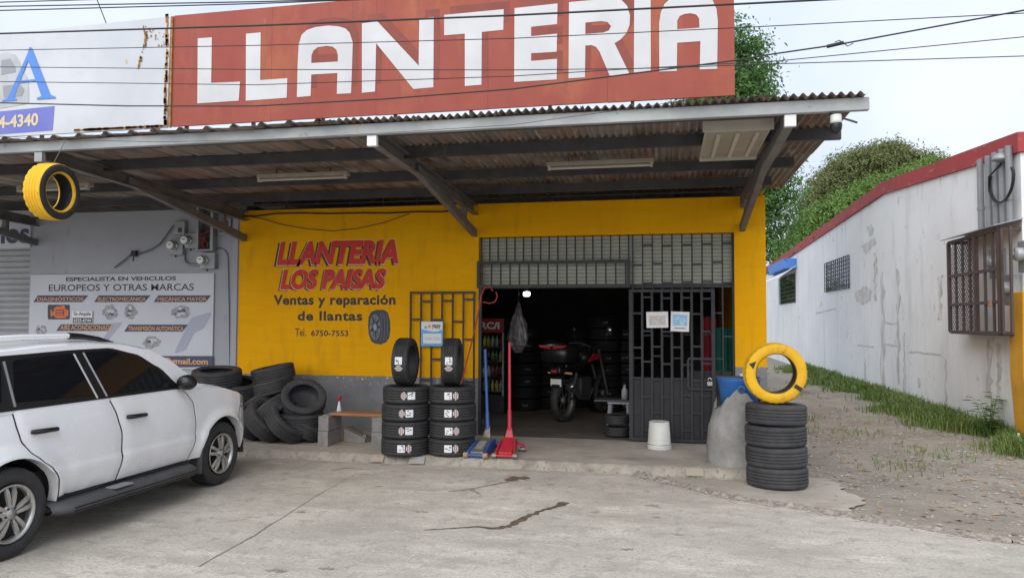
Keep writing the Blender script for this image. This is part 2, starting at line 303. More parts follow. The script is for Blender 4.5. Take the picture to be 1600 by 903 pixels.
# ------------------------------------------------------------------ text
def text_mesh(body, bold=0, shear=0, spacing=1):
    cu = bpy.data.curves.new('t', 'FONT'); cu.body = body; cu.offset = bold; cu.shear = shear; cu.space_character = spacing; cu.resolution_u = 4; cu.size = 1
    ob = bpy.data.objects.new('t', cu); COL.objects.link(ob)
    dg = bpy.context.evaluated_depsgraph_get(); me = bpy.data.meshes.new_from_object(ob.evaluated_get(dg))
    vs = [v.co.copy() for v in me.vertices]; fs = [tuple(p.vertices) for p in me.polygons]
    bpy.data.objects.remove(ob); bpy.data.curves.remove(cu); bpy.data.meshes.remove(me); return vs, fs
def put_text(body, o, ex, ez, W, H, name, mat, parent, bold=0, shear=0, spacing=1, label=None):
    """body fitted to the W x H rectangle at o along unit vectors ex, ez"""
    vs, fs = text_mesh(body, bold, shear, spacing)
    x0 = min(v.x for v in vs); x1 = max(v.x for v in vs); y0 = min(v.y for v in vs); y1 = max(v.y for v in vs)
    o = Vector(o); ex = Vector(ex); ez = Vector(ez)
    b = MB(); b.add([o + ex*((v.x-x0)/(x1-x0)*W) + ez*((v.y-y0)/(y1-y0)*H) for v in vs], fs)
    ob = b.build(name, mat, parent, fixn=False)
    if label: ob['label'] = label
    return ob
def wtext(body, a, b, Y, name, mat, parent, **k):
    """a, b: lower left and upper right of the line as seen; Y: plane"""
    p = PY(a[0], a[1], Y); q = PY(b[0], b[1], Y)
    return put_text(body, (p.x, Y, p.z), (1,0,0), (0,0,1), q.x-p.x, q.z-p.z, name, mat, parent, **k)
def wpoly(pts, Y, name, mat, parent, holes=()):
    return MB().fill([[PY(x, y, Y) for x, y in pts]] + [[PY(x, y, Y) for x, y in h] for h in holes]).build(name, mat, parent)
# ================================================================== SETTING
def jag(p, q, n, amp, seed):
    r = random.Random(seed); p = Vector(p); q = Vector(q); nrm = Vector((-(q-p).y, (q-p).x)).normalized()
    return [p.lerp(q, i/n) + nrm*(r.uniform(-amp, amp) if 0 < i else 0) for i in range(n)]
KY = 8.95
structure(MB().add([(-300,-200,-.03), (300,-200,-.03), (300,500,-.03), (-300,500,-.03)], [(0,1,2,3)]).build('ground', mt['dirt']))
edge = jag((7,4.9), (2.83,6.83), 40, .05, 1) + jag((2.83,6.83), (.63,8.0), 30, .035, 2) + jag((.63,8.0), (-.31,KY-.02), 18, .03, 3) + [Vector((-.31,KY-.02))]
lotpts = [Vector((-40,KY-.02)), Vector((-40,-14)), Vector((7,-14))] + edge
b = MB(); b.fill([[(p.x,p.y,0) for p in lotpts]])
n0 = len(edge)
b.add([(p.x,p.y,0) for p in edge] + [(p.x,p.y,-.06) for p in edge], [(i,i+1,n0+i+1,n0+i) for i in range(n0-1)])
lot = structure(b.build('concrete_lot', mt['lot']))
# crumbled aggregate ridge along the slab's broken edge
b = MB(); r3 = random.Random(5)
ridge = [(-.36,KY-.03), (-.05,8.62), (.3,8.28), (.63,7.96), (1.3,7.62), (2.0,7.25), (2.83,6.80)]
L_, R_, T_ = [], [], []
for i in range(len(ridge)-1):
    for k in range(10):
        p = Vector(ridge[i]).lerp(Vector(ridge[i+1]), k/10); d = (Vector(ridge[i+1])-Vector(ridge[i])).normalized(); nn = Vector((-d.y, d.x))
        if nn.y < 0: nn = -nn
        wd = .15 + .04*math.sin(i*3+k)
        L_.append((*(p - nn*(wd*.35 + r3.uniform(-.03,.03))), .002)); T_.append((*(p + nn*r3.uniform(0,.05)),   .018 + r3.uniform(0,.03))); R_.append((*(p + nn*(wd + r3.uniform(-.03,.04))), -.032))
n0 = len(L_); b.add(L_+T_+R_, [(i,i+1,n0+i+1,n0+i) for i in range(n0-1)] + [(n0+i,n0+i+1,2*n0+i+1,2*n0+i) for i in range(n0-1)])
b.build('broken_edge', mt['agg'], lot)
def strip(pts, ws, z, name, mat, parent, seed=1, jit=.25):
    r = random.Random(seed); A, B = [], []
    P = []
    for i in range(len(pts)-1):
        for k in range(6): P.append((Vector(pts[i]).lerp(Vector(pts[i+1]), k/6), ws[i]+(ws[i+1]-ws[i])*k/6))
    P.append((Vector(pts[-1]), ws[-1]))
    for i, (p, wd) in enumerate(P):
        d = (P[min(i+1,len(P)-1)][0]-P[max(i-1,0)][0]).normalized(); nn = Vector((-d.y, d.x, 0)); c = p + nn*r.uniform(-1,1)*wd*jit
        A.append((*(c+nn*wd*r.uniform(.3,.7)).xy, z)); B.append((*(c-nn*wd*r.uniform(.3,.7)).xy, z))
    n = len(A); return MB().add(A+B, [(i,i+1,n+i+1,n+i) for i in range(n-1)]).build(name, mat, parent)
G = lambda x, y: PZ(x, y, 0)
strip([G(x,y) for x,y in [(662,828),(700,826),(745,823),(776,826),(800,820),(826,806),(850,796),(868,792),(884,785)]], [.012,.02,.03,.07,.06,.07,.05,.06,.10], .004, 'oil_stain', mt['stain'], lot, 4)
strip([G(x,y) for x,y in [(792,751),(800,749),(812,747),(823,745)]], [.05,.17,.2,.10], .004, 'oil_stain', mt['stain'], lot, 5)
strip([G(x,y) for x,y in [(735,764),(760,759),(795,752)]], [.015,.03,.04], .0045, 'oil_stain', mt['stain2'], lot, 6)
strip([G(x,y) for x,y in [(700,768),(735,764),(750,772)]], [.02,.06,.02], .004, 'oil_stain', mt['stain2'], lot, 16)
strip([G(x,y) for x,y in [(310,885),(345,865),(380,846),(400,835),(425,818),(455,800),(490,777),(520,760),(560,738)]], [.011,.008,.011,.014,.010,.008,.006,.005,.004], .004, 'crack', mt['crack'], lot, 7, .5)
strip([G(x,y) for x,y in [(523,734),(540,731),(556,731)]], [.012,.018,.008], .004, 'oil_stain', mt['stain'], lot, 8)
for i, (x, y, s) in enumerate([(658,799,.07),(510,888,.06),(1018,790,.07),(980,858,.05),(860,757,.05),(1026,808,.03),(430,892,.08),(930,800,.04),(1060,835,.04),(590,760,.05),(470,800,.05)]):
    p = G(x, y); strip([p-Vector((s,0,0)), p, p+Vector((s,.01,0))], [s*.2, s*.8, s*.3], .004, 'oil_stain', mt['stain2'], lot, 20+i, .6)
# raised pavement before the shops, its kerb rough
b = MB(); N = 260; fr, bt, bk = [], [], []
for i in range(N+1):
    x = -16 + 17.5*i/N; j = noise.noise(Vector((x*5, 0, 0)))*.025 + noise.noise(Vector((x*17, 3, 0)))*.015
    fr.append((x, KY+.012+j, PLAT - .012 + .5*j)); bt.append((x, KY-.03+j*.8, -.035)); bk.append((x, KY+.09, PLAT))
n0 = N+1
b.add(bt+fr+bk, [(i,i+1,n0+i+1,n0+i) for i in range(n0-1)] + [(n0+i,n0+i+1,2*n0+i+1,2*n0+i) for i in range(n0-1)], True)
kerbm = b
pave = structure(MB().add(bk + [(1.5,D+.0,PLAT), (-16,D+.0,PLAT)], [tuple(range(n0)) + (n0, n0+1)]).add([(1.5,KY-.03,-.035),(1.5,D+.2,-.035),(1.5,D+.2,PLAT),(1.5,KY+.09,PLAT)], [(0,1,2,3)]).build('pavement', mt['plat']))
kerbm.build('kerb_edge', mt['kerb'], pave)
for x0, y0, x1, c in ((572,720,594,'pinkmark'), (634,722,660,'bluemark'), (1072,742,1100,'yelmark')):
    col = {'pinkmark': (.38,.17,.15), 'bluemark': (.13,.25,.38), 'yelmark': (.42,.29,.08)}[c]
    ma = M(c, (.315,.285,.24), col, 16, .9, coord='pos', lo=.50, hi=.62, spots=(((.31,.28,.235), 9, .48, .56),))
    p = PZ(x0, y0, .05); q = PZ(x1, y0, .05)
    MB().add([(p.x,KY-.055,.02),(q.x,KY-.05,.02),(q.x,KY-.005,PLAT-.004),(p.x,KY-.008,PLAT-.006)], [(0,1,2,3)]).build('paint_mark', ma, pave)
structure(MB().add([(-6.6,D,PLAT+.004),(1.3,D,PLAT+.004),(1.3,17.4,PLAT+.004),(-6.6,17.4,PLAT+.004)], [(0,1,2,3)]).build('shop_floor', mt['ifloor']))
# concrete apron strip beside the broken slab
structure(MB().fill([[(-.3,KY-.03,-.012),(.1,8.60,-.012),(.55,8.15,-.012),(1.2,7.78,-.012)] + [(*p,-.012) for p in jag((1.6,7.6),(1.95,8.1),9,.05,41) + jag((1.95,8.1),(1.8,9.3),14,.06,42)] + [(1.4,9.3,-.012),(1.4,KY-.03,-.012)]]).build('apron', mt['plat']))
# ================================================================== BUILDINGS
WL, WR, WT = -6.7, 1.36, 3.54
OL, OR, OT = -2.74, .94, 3.04
shop = thing('tyre_shop', (-2.7, D, 0), 'bright yellow tyre shop with grey dado and wide dark doorway', 'building')
b = MB(); b.box2((WL,D,PLAT-.05), (OL,D+.2,WT)); b.box2((OL,D,OT), (OR,D+.2,WT)); b.build('front_wall', mt['wall'], shop)
MB().box2((OR,D,PLAT-.05), (WR,D+.2,WT)).build('pier', mt['pier'], shop)
MB().box2((WR-.2,D+.2,-.05), (WR,17.4,WT+.1)).build('side_wall', mt['pier'], shop)
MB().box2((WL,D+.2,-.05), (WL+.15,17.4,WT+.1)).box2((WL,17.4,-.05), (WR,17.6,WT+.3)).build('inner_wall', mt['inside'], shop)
MB().box2((WL-.1,D+.3,3.80), (WR+.1,17.7,3.86)).build('roof', mt['sheets'][1], shop)
for i in range(15):   # bars in the gap above the wall
    bar('gap_bar', shop, (WL+.2+i*.55, D+.1, WT+.10), (.018,.018,.2), mt['black'])
bar('gap_rail', shop, ((WL+WR)/2, D+.1, WT+.09), (WR-WL-.1,.02,.02), mt['dsteel']); bar('gap_rail', shop, ((WL+WR)/2, D+.08, WT+.012), (WR-WL-.1,.04,.024), mt['dsteel'])
Yt = D-.003
LP = [(432,414),(624,372)]
sh = dict(shear=.22, spacing=1.0)
wtext('LLANTERIA', (428,417), (620,376), Yt, 'lettering_shadow', mt['blacktext'], shop, bold=.045, **sh)
wtext('LLANTERIA', (431,416), (624,373), Yt-.003, 'lettering_outline', mt['cream'], shop, bold=.056, **sh)
wtext('LLANTERIA', (432,414.6), (623,374), Yt-.006, 'lettering', mt['redtext'], shop, bold=.05, label='red slanted LLANTERIA lettering', **sh)
wtext('LOS PAISAS', (434.5,455), (602,421), Yt, 'lettering_shadow', mt['blacktext'], shop, bold=.045, **sh)
wtext('LOS PAISAS', (436.5,454), (605,418), Yt-.003, 'lettering_outline', mt['cream'], shop, bold=.056, **sh)
wtext('LOS PAISAS', (437.5,452.8), (604,419), Yt-.006, 'lettering', mt['redtext'], shop, bold=.05, label='red slanted LOS PAISAS lettering', **sh)
wtext('Ventas y reparación', (427,481), (618,460), Yt, 'lettering', mt['blacktext'], shop, bold=.034, spacing=1.08)
wtext('de llantas', (465,501), (566,486), Yt, 'lettering', mt['blacktext'], shop, bold=.034, spacing=1.12)
wtext('Tel.', (461,525), (478,513), Yt, 'lettering', mt['blacktext'], shop, bold=.006)
wtext('6750-7553', (486,525), (544,516), Yt, 'lettering', mt['blacktext'], shop, bold=.018, spacing=1.05)
def ell(cx, cy, rx, ry, n=28, rot=0, a0=0, a1=2*math.pi):
    return [(cx+rx*math.cos(t)*math.cos(rot)-ry*math.sin(t)*math.sin(rot), cy+rx*math.cos(t)*math.sin(rot)+ry*math.sin(t)*math.cos(rot)) for t in (a0+(a1-a0)*i/n for i in range(n))]
pt = wpoly([(580,487),(588,484),(600,484),(606,488),(609,500),(610,515),(608,528),(603,535),(595,538),(586,537),(580,533),(576,522),(575,508),(576,495)], Yt, 'painted_tyre', M('mural_tyre', (.035,.04,.05), (.05,.055,.065), 6, .6, coord='pos'), shop)
tg = M('mural_line', (.10,.11,.13), rough=.6)
for dx in (0, 4.5, 9): MB().add([PY(593+dx+k*0+3*math.sin((y-484)/54*math.pi), y, Yt-.003) for y in range(488,536,4) for k in (0,)] + [PY(594.4+dx+3*math.sin((y-484)/54*math.pi), y, Yt-.003) for y in range(488,536,4)], [(i,i+1,12+i+1,12+i) for i in range(11)]).build('painted_groove', tg, pt)
wpoly(ell(586,511,8.5,20), Yt-.003, 'painted_rim', M('mural_rim', (.12,.14,.17), (.2,.22,.26), 9, .6, coord='pos'), pt)
for k in range(9):
    t = 2*math.pi*k/9; wpoly([(586+2*math.cos(t+1.5),511+4*math.sin(t+1.5)),(586+7.8*math.cos(t+.10),511+18.5*math.sin(t+.10)),(586+7.8*math.cos(t-.10),511+18.5*math.sin(t-.10)),(586+2*math.cos(t-1.5),511+4*math.sin(t-1.5))], Yt-.006, 'painted_spoke', tg if k % 2 else M('mural_spoke', (.03,.035,.045), rough=.6), pt)
wpoly(ell(586,511,2.6,5.5,12), Yt-.009, 'painted_hub', M('mural_hub', (.3,.32,.36), rough=.6), pt)
# roller shutter housing above the doorway: cream slats
Ysl = D+.14
zs = PY(1146,443,Ysl).z
nsl = 13
slm = MB()
hs = (OT-zs)/nsl
slm.add([(-.5,0,0),(.5,0,0),(-.5,-.012,hs*.25),(.5,-.012,hs*.25),(-.5,-.012,hs*.75),(.5,-.012,hs*.75),(-.5,0,hs*.97),(.5,0,hs*.97),(-.5,.02,hs*.97),(.5,.02,hs*.97)], [(0,1,3,2),(2,3,5,4),(4,5,7,6),(6,7,9,8)])
slme = slm.mesh('shutter_slat', mt['slat'])
shut = thing('roller_shutter', (-.9, Ysl, zs), 'half raised cream roller shutter above the dark doorway', 'shutter')
for i in range(nsl):
    o = link('slat', slme, shut); o.location = ((OL+OR)/2, Ysl, zs+i*hs); o.scale = (OR-OL-.02, 1, 1)
bar('bottom_rail', shut, ((OL+OR)/2, Ysl, zs-.03), (OR-OL-.02, .04, .05), mt['dsteel'])
# ---- ironwork
def staggered(root, xs, zs_, Y, mat, t=.022, seed=0):
    for x in xs: bar('bar', root, (x, Y, (zs_[0]+zs_[-1])/2), (t, t, zs_[-1]-zs_[0]), mat)
def rungs(root, xs, z0, z1, step, Y, mat, seed, t=.02):
    r = random.Random(seed)
    for i in range(len(xs)-1):
        z = z0 + (step*.25 if i % 2 else step*.75)
        while z < z1-.04:
            bar('rung', root, ((xs[i]+xs[i+1])/2, Y+.001, z + r.uniform(-.02,.02)), (xs[i+1]-xs[i]-.02, t, t), mat); z += step
tr = thing('transom_grille', (-1.6, D+.04, 2.28), 'black barred grille across the cream shutter over the doorway', 'grille')
ztr = PY(748,411,D).z; zb = PY(748,448,D).z; XM = PY(982,430,D).x
xs = [OL+.03+i*(XM-OL-.03)/17 for i in range(18)]
for x in xs: bar('bar', tr, (x, D+.05, (ztr+OT)/2), (.02,.02,OT-ztr-.01), mt['black'])
xs2 = [OL+.06+i*(XM-OL-.1)/15 for i in range(16)]
for x in xs2: bar('bar', tr, (x, D-.01, (ztr+zb)/2), (.022,.022,ztr-zb-.04), mt['black'])
for z in (ztr, zb): bar('frame_rail', tr, ((OL+XM)/2, D-.012, z), (XM-OL+.02,.045,.045), mt['black'])
for x in (OL+.005, XM+.0): bar('frame_stile', tr, (x, D-.013, (ztr+zb)/2), (.045,.044,ztr-zb+.045), mt['black'])
bar('door_post', tr, (OL+.022, D+.03, (PLAT+zb)/2), (.045,.05,zb-PLAT-.05), mt['black'])
fx = thing('fixed_grille', (.2, D+.05, PLAT), 'tall fixed black grille of staggered bars filling the right of the doorway', 'grille')
xs = [XM+.06+i*(OR-XM-.08)/10 for i in range(11)]
for x in xs: bar('bar', fx, (x, D+.05, (PLAT+OT)/2), (.02,.02,OT-PLAT-.01), mt['black'])
rungs(fx, xs, 2.2, OT, .55, D+.05, mt['black'], 3); rungs(fx, xs, .2, 2.2, .62, D+.05, mt['black'], 4)
bar('frame_stile', fx, (OR-.015, D+.052, (PLAT+OT)/2), (.03,.04,OT-PLAT-.012), mt['iron'])
bar('backing_plate', fx, (.62, D+.085, .62), (.6,.006,.95), mt['plate'])
YG = D-.09; gx0 = PY(986,600,YG).x; gx1 = PY(1115,600,YG).x; gz0 = PLAT+.02; gz1 = PY(1050,452,YG).z
gate = thing('sliding_gate', ((gx0+gx1)/2, YG, PLAT), 'dark iron gate of staggered bars with sheet metal lower half, two papers on it', 'gate')
for x in (gx0, gx1): bar('frame_stile', gate, (x, YG, (gz0+gz1)/2), (.05,.04,gz1-gz0), mt['iron'])
for z in (gz0+.02, gz1-.02): bar('frame_rail', gate, ((gx0+gx1)/2, YG, z), (gx1-gx0-.05,.039,.04), mt['iron'])
xs = [gx0+.02+i*(gx1-gx0-.04)/8 for i in range(9)]
for x in xs[1:-1]: bar('bar', gate, (x, YG, (gz0+gz1)/2), (.026,.026,gz1-gz0-.08), mt['iron'])
rungs(gate, xs, gz0+.05, gz1, .46, YG, mt['iron'], 8, .024)
bar('kick_plate', gate, ((gx0+gx1)/2, YG+.026, gz0+.46), (gx1-gx0-.04,.008,.84), mt['plate'])
lk = PY(1085,595,YG); hx0 = PY(1075,560,YG); hx1 = PY(1113,608,YG)
bar('lock_panel_rail', gate, ((hx0.x+hx1.x)/2, YG-.016, hx0.z), (hx1.x-hx0.x,.03,.03), mt['iron']); bar('lock_panel_rail', gate, ((hx0.x+hx1.x)/2, YG-.016, hx1.z), (hx1.x-hx0.x,.03,.03), mt['iron'])
bar('lock_panel_stile', gate, (hx0.x, YG-.017, (hx0.z+hx1.z)/2), (.03,.028,hx0.z-hx1.z-.03), mt['iron'])
pk = PY(1109,596,YG-.04); pl = thing('padlock', pk, 'steel padlock hanging on the dark iron gate', 'padlock')
MB().box((pk.x,pk.y,pk.z-.03), (.07,.03,.06)).build('body', mt['alloy'], pl, .006); MB().tube([pk+Vector((.022*math.cos(t),0,.02+.03*math.sin(t))) for t in (math.pi*i/8 for i in range(9))], .007).build('shackle', mt['chrome'], pl)
for (a, c, nm, lab, pm) in (((1010,487),(1044,512),'paper_notice','landscape printed paper sheet tied to the gate','papertan'), ((1048,487),(1077,518),'paper_notice','portrait paper sheet with blue print tied to the gate','paperblue')):
    p = PY(*a, YG-.03); q = PY(*c, YG-.03); t = thing(nm, (p.x,YG-.03,q.z), lab, 'paper', 'paper notices on the gate')
    cx, cz, wx, hz = (p.x+q.x)/2, (p.z+q.z)/2, q.x-p.x, p.z-q.z; ry = Matrix.Rotation(R(2 if pm=='paperblue' else -1), 3, 'Y')
    MB().box((cx,YG-.03,cz), (wx,.004,hz), ry).build('sheet', mt['paper'], t)
    MB().box((cx,YG-.033,cz+(.02 if pm=='paperblue' else -.01)), (wx*.78,.003,hz*(.55 if pm=='paperblue' else .6)), ry).build('print', mt[pm], t)
    if pm == 'paperblue': MB().box((cx,YG-.033,q.z+.045), (wx*.6,.003,.012), ry).build('print_line', mt['part2'], t)
# door leaf folded against the yellow wall
lf = thing('open_door_grille', (-3.2, D-.06, PLAT), 'black grille door leaf folded open against the yellow wall', 'grille')
lx0 = PY(641,560,D-.06).x; lx1 = OL-.05; lz1 = PY(645,457,D-.06).z
xs = [lx0+i*(lx1-lx0)/6 for i in range(7)]
for x in xs: bar('bar', lf, (x, D-.06, (PLAT+.02+lz1)/2), (.024,.024,lz1-PLAT-.04), mt['black'])
for z in (PLAT+.04, lz1): bar('frame_rail', lf, ((lx0+lx1)/2, D-.061, z), (lx1-lx0+.024,.026,.026), mt['black'])
rungs(lf, xs, PLAT+.05, lz1, .60, D-.06, mt['black'], 5, .022)
pn = PY(658,502,D-.11); qn = PY(692,541,D-.11)
t = thing('notice_board', (pn.x,D-.11,qn.z), 'small blue and white payment notice board hung on the open grille', 'sign')
MB().box2((pn.x,D-.115,qn.z), (qn.x,D-.10,pn.z)).build('board', mt['signblue'], t, .003)
wpoly([(658.6,502.6),(691.4,502.6),(691.4,515),(683,518),(674,518),(666,516),(658.6,514)], D-.118, 'white_top', mt['paper'], t); wpoly([(661,521),(689.5,521),(689.5,536.5),(661,536.5)], D-.118, 'white_box', mt['paper'], t)
wtext('yappy', (675,514), (688.5,507), D-.121, 'lettering', mt['part2'], t, bold=.03); wpoly(ell(671,510,2.7,2.7,12), D-.121, 'logo', mt['orange'], t); wpoly(ell(665,511.5,2.3,2.3,12), D-.121, 'logo', mt['signblue'], t)
wtext('6750-7553', (664,531), (687,527), D-.121, 'lettering', mt['banlil'], t)
# ---- neighbouring grey shop
SR = PY(45,480,D).x
nb = thing('grey_shop', (-9, D, 0), 'grey painted workshop front left of the yellow wall', 'building')
fz = PY(20,390,D).z
b = MB(); b.box2((SR,D,PLAT-.05), (WL,D+.2,WT+.05)); b.box2((-16,D,fz), (SR,D+.2,WT+.05)); b.box2((-17,D,PLAT-.05),(-16,D+.2,WT+.05)); b.build('front_wall', mt['gwall'], nb)
MB().box2((SR+.02,D-.006,PLAT), (WL-.02,D+.0,PLAT+.72)).build('dado', mt['gband'], nb)
MB().box2((WL-.11,D-.03,PLAT), (WL-.01,D-.0,WT)).build('corner_strip', mt['gwall'], nb, .004)
MB().box2((-17,D+.2,-.05), (-16.8,17.4,WT)).build('side_wall', mt['gwall'], nb)
MB().box2((-17.1,D+.3,3.8), (WL-.12,17.7,3.86)).build('roof', mt['sheets'][0], nb)
p = PY(50,328,D-.03); q = PY(0,388,D-.03); MB().box2((-15.5,D-.04,q.z), (SR+.02,D-.001,PY(20,330,D).z)).build('fascia_board', mt['ban'], nb, .004)
wtext('ios', (1,381), (46,349), D-.044, 'lettering', mt['bannavy'], nb, bold=.03)
gs = thing('grey_roller_shutter', (SR-2, D+.1, PLAT), 'closed grey roller shutter behind the white car', 'shutter')
hs = .10; gm = MB().add([(-.5,0,0),(.5,0,0),(-.5,-.018,hs*.3),(.5,-.018,hs*.3),(-.5,-.018,hs*.7),(.5,-.018,hs*.7),(-.5,0,hs*.98),(.5,0,hs*.98)], [(0,1,3,2),(2,3,5,4),(4,5,7,6)]).mesh('grey_shutter_slat', mt['gslat'])
k = 0
while PLAT + k*hs < fz:
    o = link('slat', gm, gs); o.location = ((SR-16)/2, D+.1, PLAT+k*hs); o.scale = (16+SR,1,1); k += 1
# ================================================================== CANOPY
FY = 6.75; BX0 = -15.0
BXR = PY(1357,150,FY).x
BZ0, BZ1 = 3.585, 3.695
can = thing('canopy', (-2.8, FY, 3.6), 'long rusty sheet metal canopy on steel brackets over the shop fronts', 'canopy')
MB().box2((BX0,FY-.03,BZ0), (BXR,FY+.03,BZ1)).build('front_beam', mt['steel'], can, .006)
for i in range(8): bar('beam_lip', can, (BX0+1.05+2.1*i-.6, FY+.055, BZ0+.006), (2.0,.05,.012), mt['dsteel'])
PYS = (7.75, 9.05, 10.2)
for Yp, px in zip(PYS, (1314,1240,1180)):
    x1 = PY(px, 240, Yp).x if Yp < 10 else WR
    b = MB(); zt = BZ1-.002; b.box2((BX0,Yp-.03,zt-.012), (x1,Yp+.03,zt)); b.box2((BX0,Yp-.03,zt-.115), (x1,Yp-.022,zt-.012)); b.box2((BX0,Yp-.022,zt-.115), (x1,Yp+.03,zt-.103)); b.build('purlin', mt['dsteel'], can)
BRX = (-10.55, -6.62, -2.82, 1.03)
for k, x in enumerate(BRX):
    b = MB(); s = 1
    a = Vector((x,FY+.035,3.575)); c = Vector((x,D-.01,3.45))
    b.beam(a, c, .012, .15); b.beam(a+Vector((.04,0,.07)), c+Vector((.04,0,.07)), .075, .012); b.beam(a+Vector((.04,0,-.07)), c+Vector((.04,0,-.07)), .075, .012)
    b.build('rafter', mt['brsteel'], can)
    e = Vector((x+.02,D-.01,PY(742,365,D).z)); f = Vector((x+.02, 8.1, 3.53)); b = MB()
    b.beam(e, f, .075, .11); b.build('strut', mt['brsteel'], can, .006)
    bar('hanger', can, (x+.02, D-.62, 3.33), (.07,.07,.30), mt['brsteel'])
    bar('rafter_end', can, (x+.035, FY+.012, 3.53), (.095,.05,.10), mt['tape'] if k > 1 else mt['steel'])
XS = -3.3   # right of here round corrugations, left of it ribbed sheets
def sheet(x0, x1, rib, y0, y1, z, mat, tilt):
    b = MB(); N = int((x1-x0)/.0095) if rib else 0; us = []
    if rib:
        for i in range(N+1): x = x0+(x1-x0)*i/N; us.append((x, .016*math.cos(2*math.pi*(x-x0)/.076)))
    else:
        x = x0
        while x < x1-.02:
            us += [(x,0),(x+.03,.03),(x+.06,.03),(x+.09,0),(x+.16,.004),(x+.23,0)]; x += .30
        us.append((x1,0))
    n = len(us); ys = [y0, (y0+y1)/2, y1]; vs = []
    for j, y in enumerate(ys):
        for (x, h) in us: vs.append((x, y + (.004*math.sin(x*9) if j == 0 else 0), z + h + tilt*(y-y0) + .006*math.sin(y*1.7+x*3)))
    b.add(vs, [(j*n+i, j*n+i+1, (j+1)*n+i+1, (j+1)*n+i) for j in range(2) for i in range(n-1)], rib)
    b.build('roof_sheet', mat, can, fixn=False)
x = BXR-.02; k = 0
while x > XS+.1:
    x0 = max(x-.80, XS); sheet(x0-.03, x, True, FY-.10-rnd.uniform(0,.04), 9.0, BZ1+.018+.004*(k % 2), mt['sheets'][rnd.choice((0,1,1,2))], .002); sheet(x0-.03, x, True, 8.85, 11.3, BZ1+.034+.004*(k % 2), mt['sheets'][rnd.choice((0,2,1))], .004); x = x0; k += 1
while x > BX0:
    x0 = x-.90; sheet(x0-.03, x, False, FY-.10-rnd.uniform(0,.08), 9.2, BZ1+.004+.005*(k % 2), mt['sheets'][rnd.choice((0,2,1))], .003); sheet(x0-.03, x, False, 9.0, 11.3, BZ1+.02+.005*(k % 2), mt['sheets'][rnd.choice((0,1,2))], .003); x = x0; k += 1
bar('diagonal_brace', can, (-9.1, 9.35, 3.42), (.09,.5,.09), mt['brsteel'], (R(25),0,R(30)))
# ================================================================== ROOF SIGNS
SY = 7.6
xl, xr = PY(270,110,SY).x, PY(1148,100,SY).x; z0, z1 = PY(268,198,SY).z, PY(273,25,SY).z
rs = thing('red_roof_sign', ((xl+xr)/2, SY, z0), 'long red painted sign board reading LLANTERIA on the canopy roof', 'sign')
npan = 5
for i in range(npan):
    a = xl+(xr-xl)*i/npan; c = xl+(xr-xl)*(i+1)/npan
    MB().box2((a+.001,SY,z0+.002*(i % 2)), (c-.001,SY+.03-.003*(i % 2),z1)).build('panel', mt['red'], rs)
for i in range(8): bar('post', rs, (xl+.15+i*(xr-xl-.3)/7, SY+.07, (z0+BZ1)/2+.2), (.035,.035,z0-BZ1+.4-.05), mt['brsteel'])
bar('back_rail', rs, ((xl+xr)/2, SY+.07, z1-.3), (xr-xl-.1,.04,.04), mt['dsteel']); bar('back_rail', rs, ((xl+xr)/2, SY+.07, z0+.25), (xr-xl-.1,.04,.04), mt['dsteel'])
Zm = 3.01
def zz(ox, pts): return [(ox+a/Zm, b_/Zm) for a, b_ in pts]
LET = [([(309,60.5),(331,58.8),(330,130),(375,128),(373,157.8),(308.3,162)], []),
 ([(384.4,53.2),(407.3,51.2),(406.6,125.6),(449,122.6),(448,153.2),(384,157.8)], []),
 (zz(400,[(192,458),(196,300),(201,210),(215,165),(240,142),(280,129),(340,122),(385,125),(420,135),(440,155),(455,200),(452,300),(447,440),(380,443),(383,345),(260,352),(257,453)]), [zz(400,[(260,298),(261,262),(270,240),(290,224),(330,218),(360,221),(378,235),(385,262),(385,291)])]),
 (zz(400,[(498,112),(570,102),(765,310),(768,88),(836,82),(834,412),(740,420),(565,205),(560,432),(498,438)]), []),
 (zz(400,[(885,72),(1165,45),(1163,142),(1062,152),(1060,400),(982,406),(982,160),(885,168)]), []),
 (zz(800,[(12,40),(214,18),(212,115),(90,128),(90,172),(212,160),(210,245),(90,252),(90,288),(212,278),(210,375),(10,387)]), []),
 (zz(800,[(268,12),(400,0),(470,-8),(515,2),(542,30),(555,75),(553,120),(538,158),(510,188),(482,205),(553,350),(460,358),(412,245),(395,222),(375,214),(345,216),(343,365),(266,370)]), [zz(800,[(345,108),(420,101),(450,106),(466,125),(455,145),(430,155),(345,162)])]),
 (zz(800,[(575,-12),(652,-16),(653,335),(573,342)]), []),
 (zz(800,[(693,338),(692,110),(700,60),(718,20),(750,-10),(800,-24),(860,-28),(910,-20),(945,5),(962,45),(968,100),(965,325),(883,328),(886,195),(777,203),(775,335)]), [zz(800,[(777,140),(777,100),(788,78),(810,68),(840,64),(866,70),(880,88),(882,132)])])]
mt['ghost'] = M('old_letter_red', (.195,.042,.032), (.235,.055,.038), 3, .7, coord='pos')
for o_, h_ in LET[2:7]: wpoly([(x+9, y-13) for x, y in o_], SY-.002, 'old_letter', mt['ghost'], rs, [[(x+9, y-13) for x, y in q] for q in h_])
for o_, h_ in LET: wpoly(o_, SY-.004, 'letter', mt['signw'], rs, h_)
ws_ = thing('white_roof_sign', (-8, SY, z0), 'faded rusty white sign board with a blue letter A beside the red sign', 'sign')
xe = PY(266,110,SY).x; wz0 = PY(0,213,SY).z; wz1 = PY(0,57,SY).z; wze = PY(262,200,SY).z; wz1e = PY(268,27,SY).z
MB().poly([(-13.5,SY-.012,wz0-.02), (xe-.02,SY-.012,wze), (xe-.0,SY-.012,wz1e), (-13.5,SY-.012,wz1-.05)], (0,.03,0)).build('panel', mt['signwhite'], ws_)
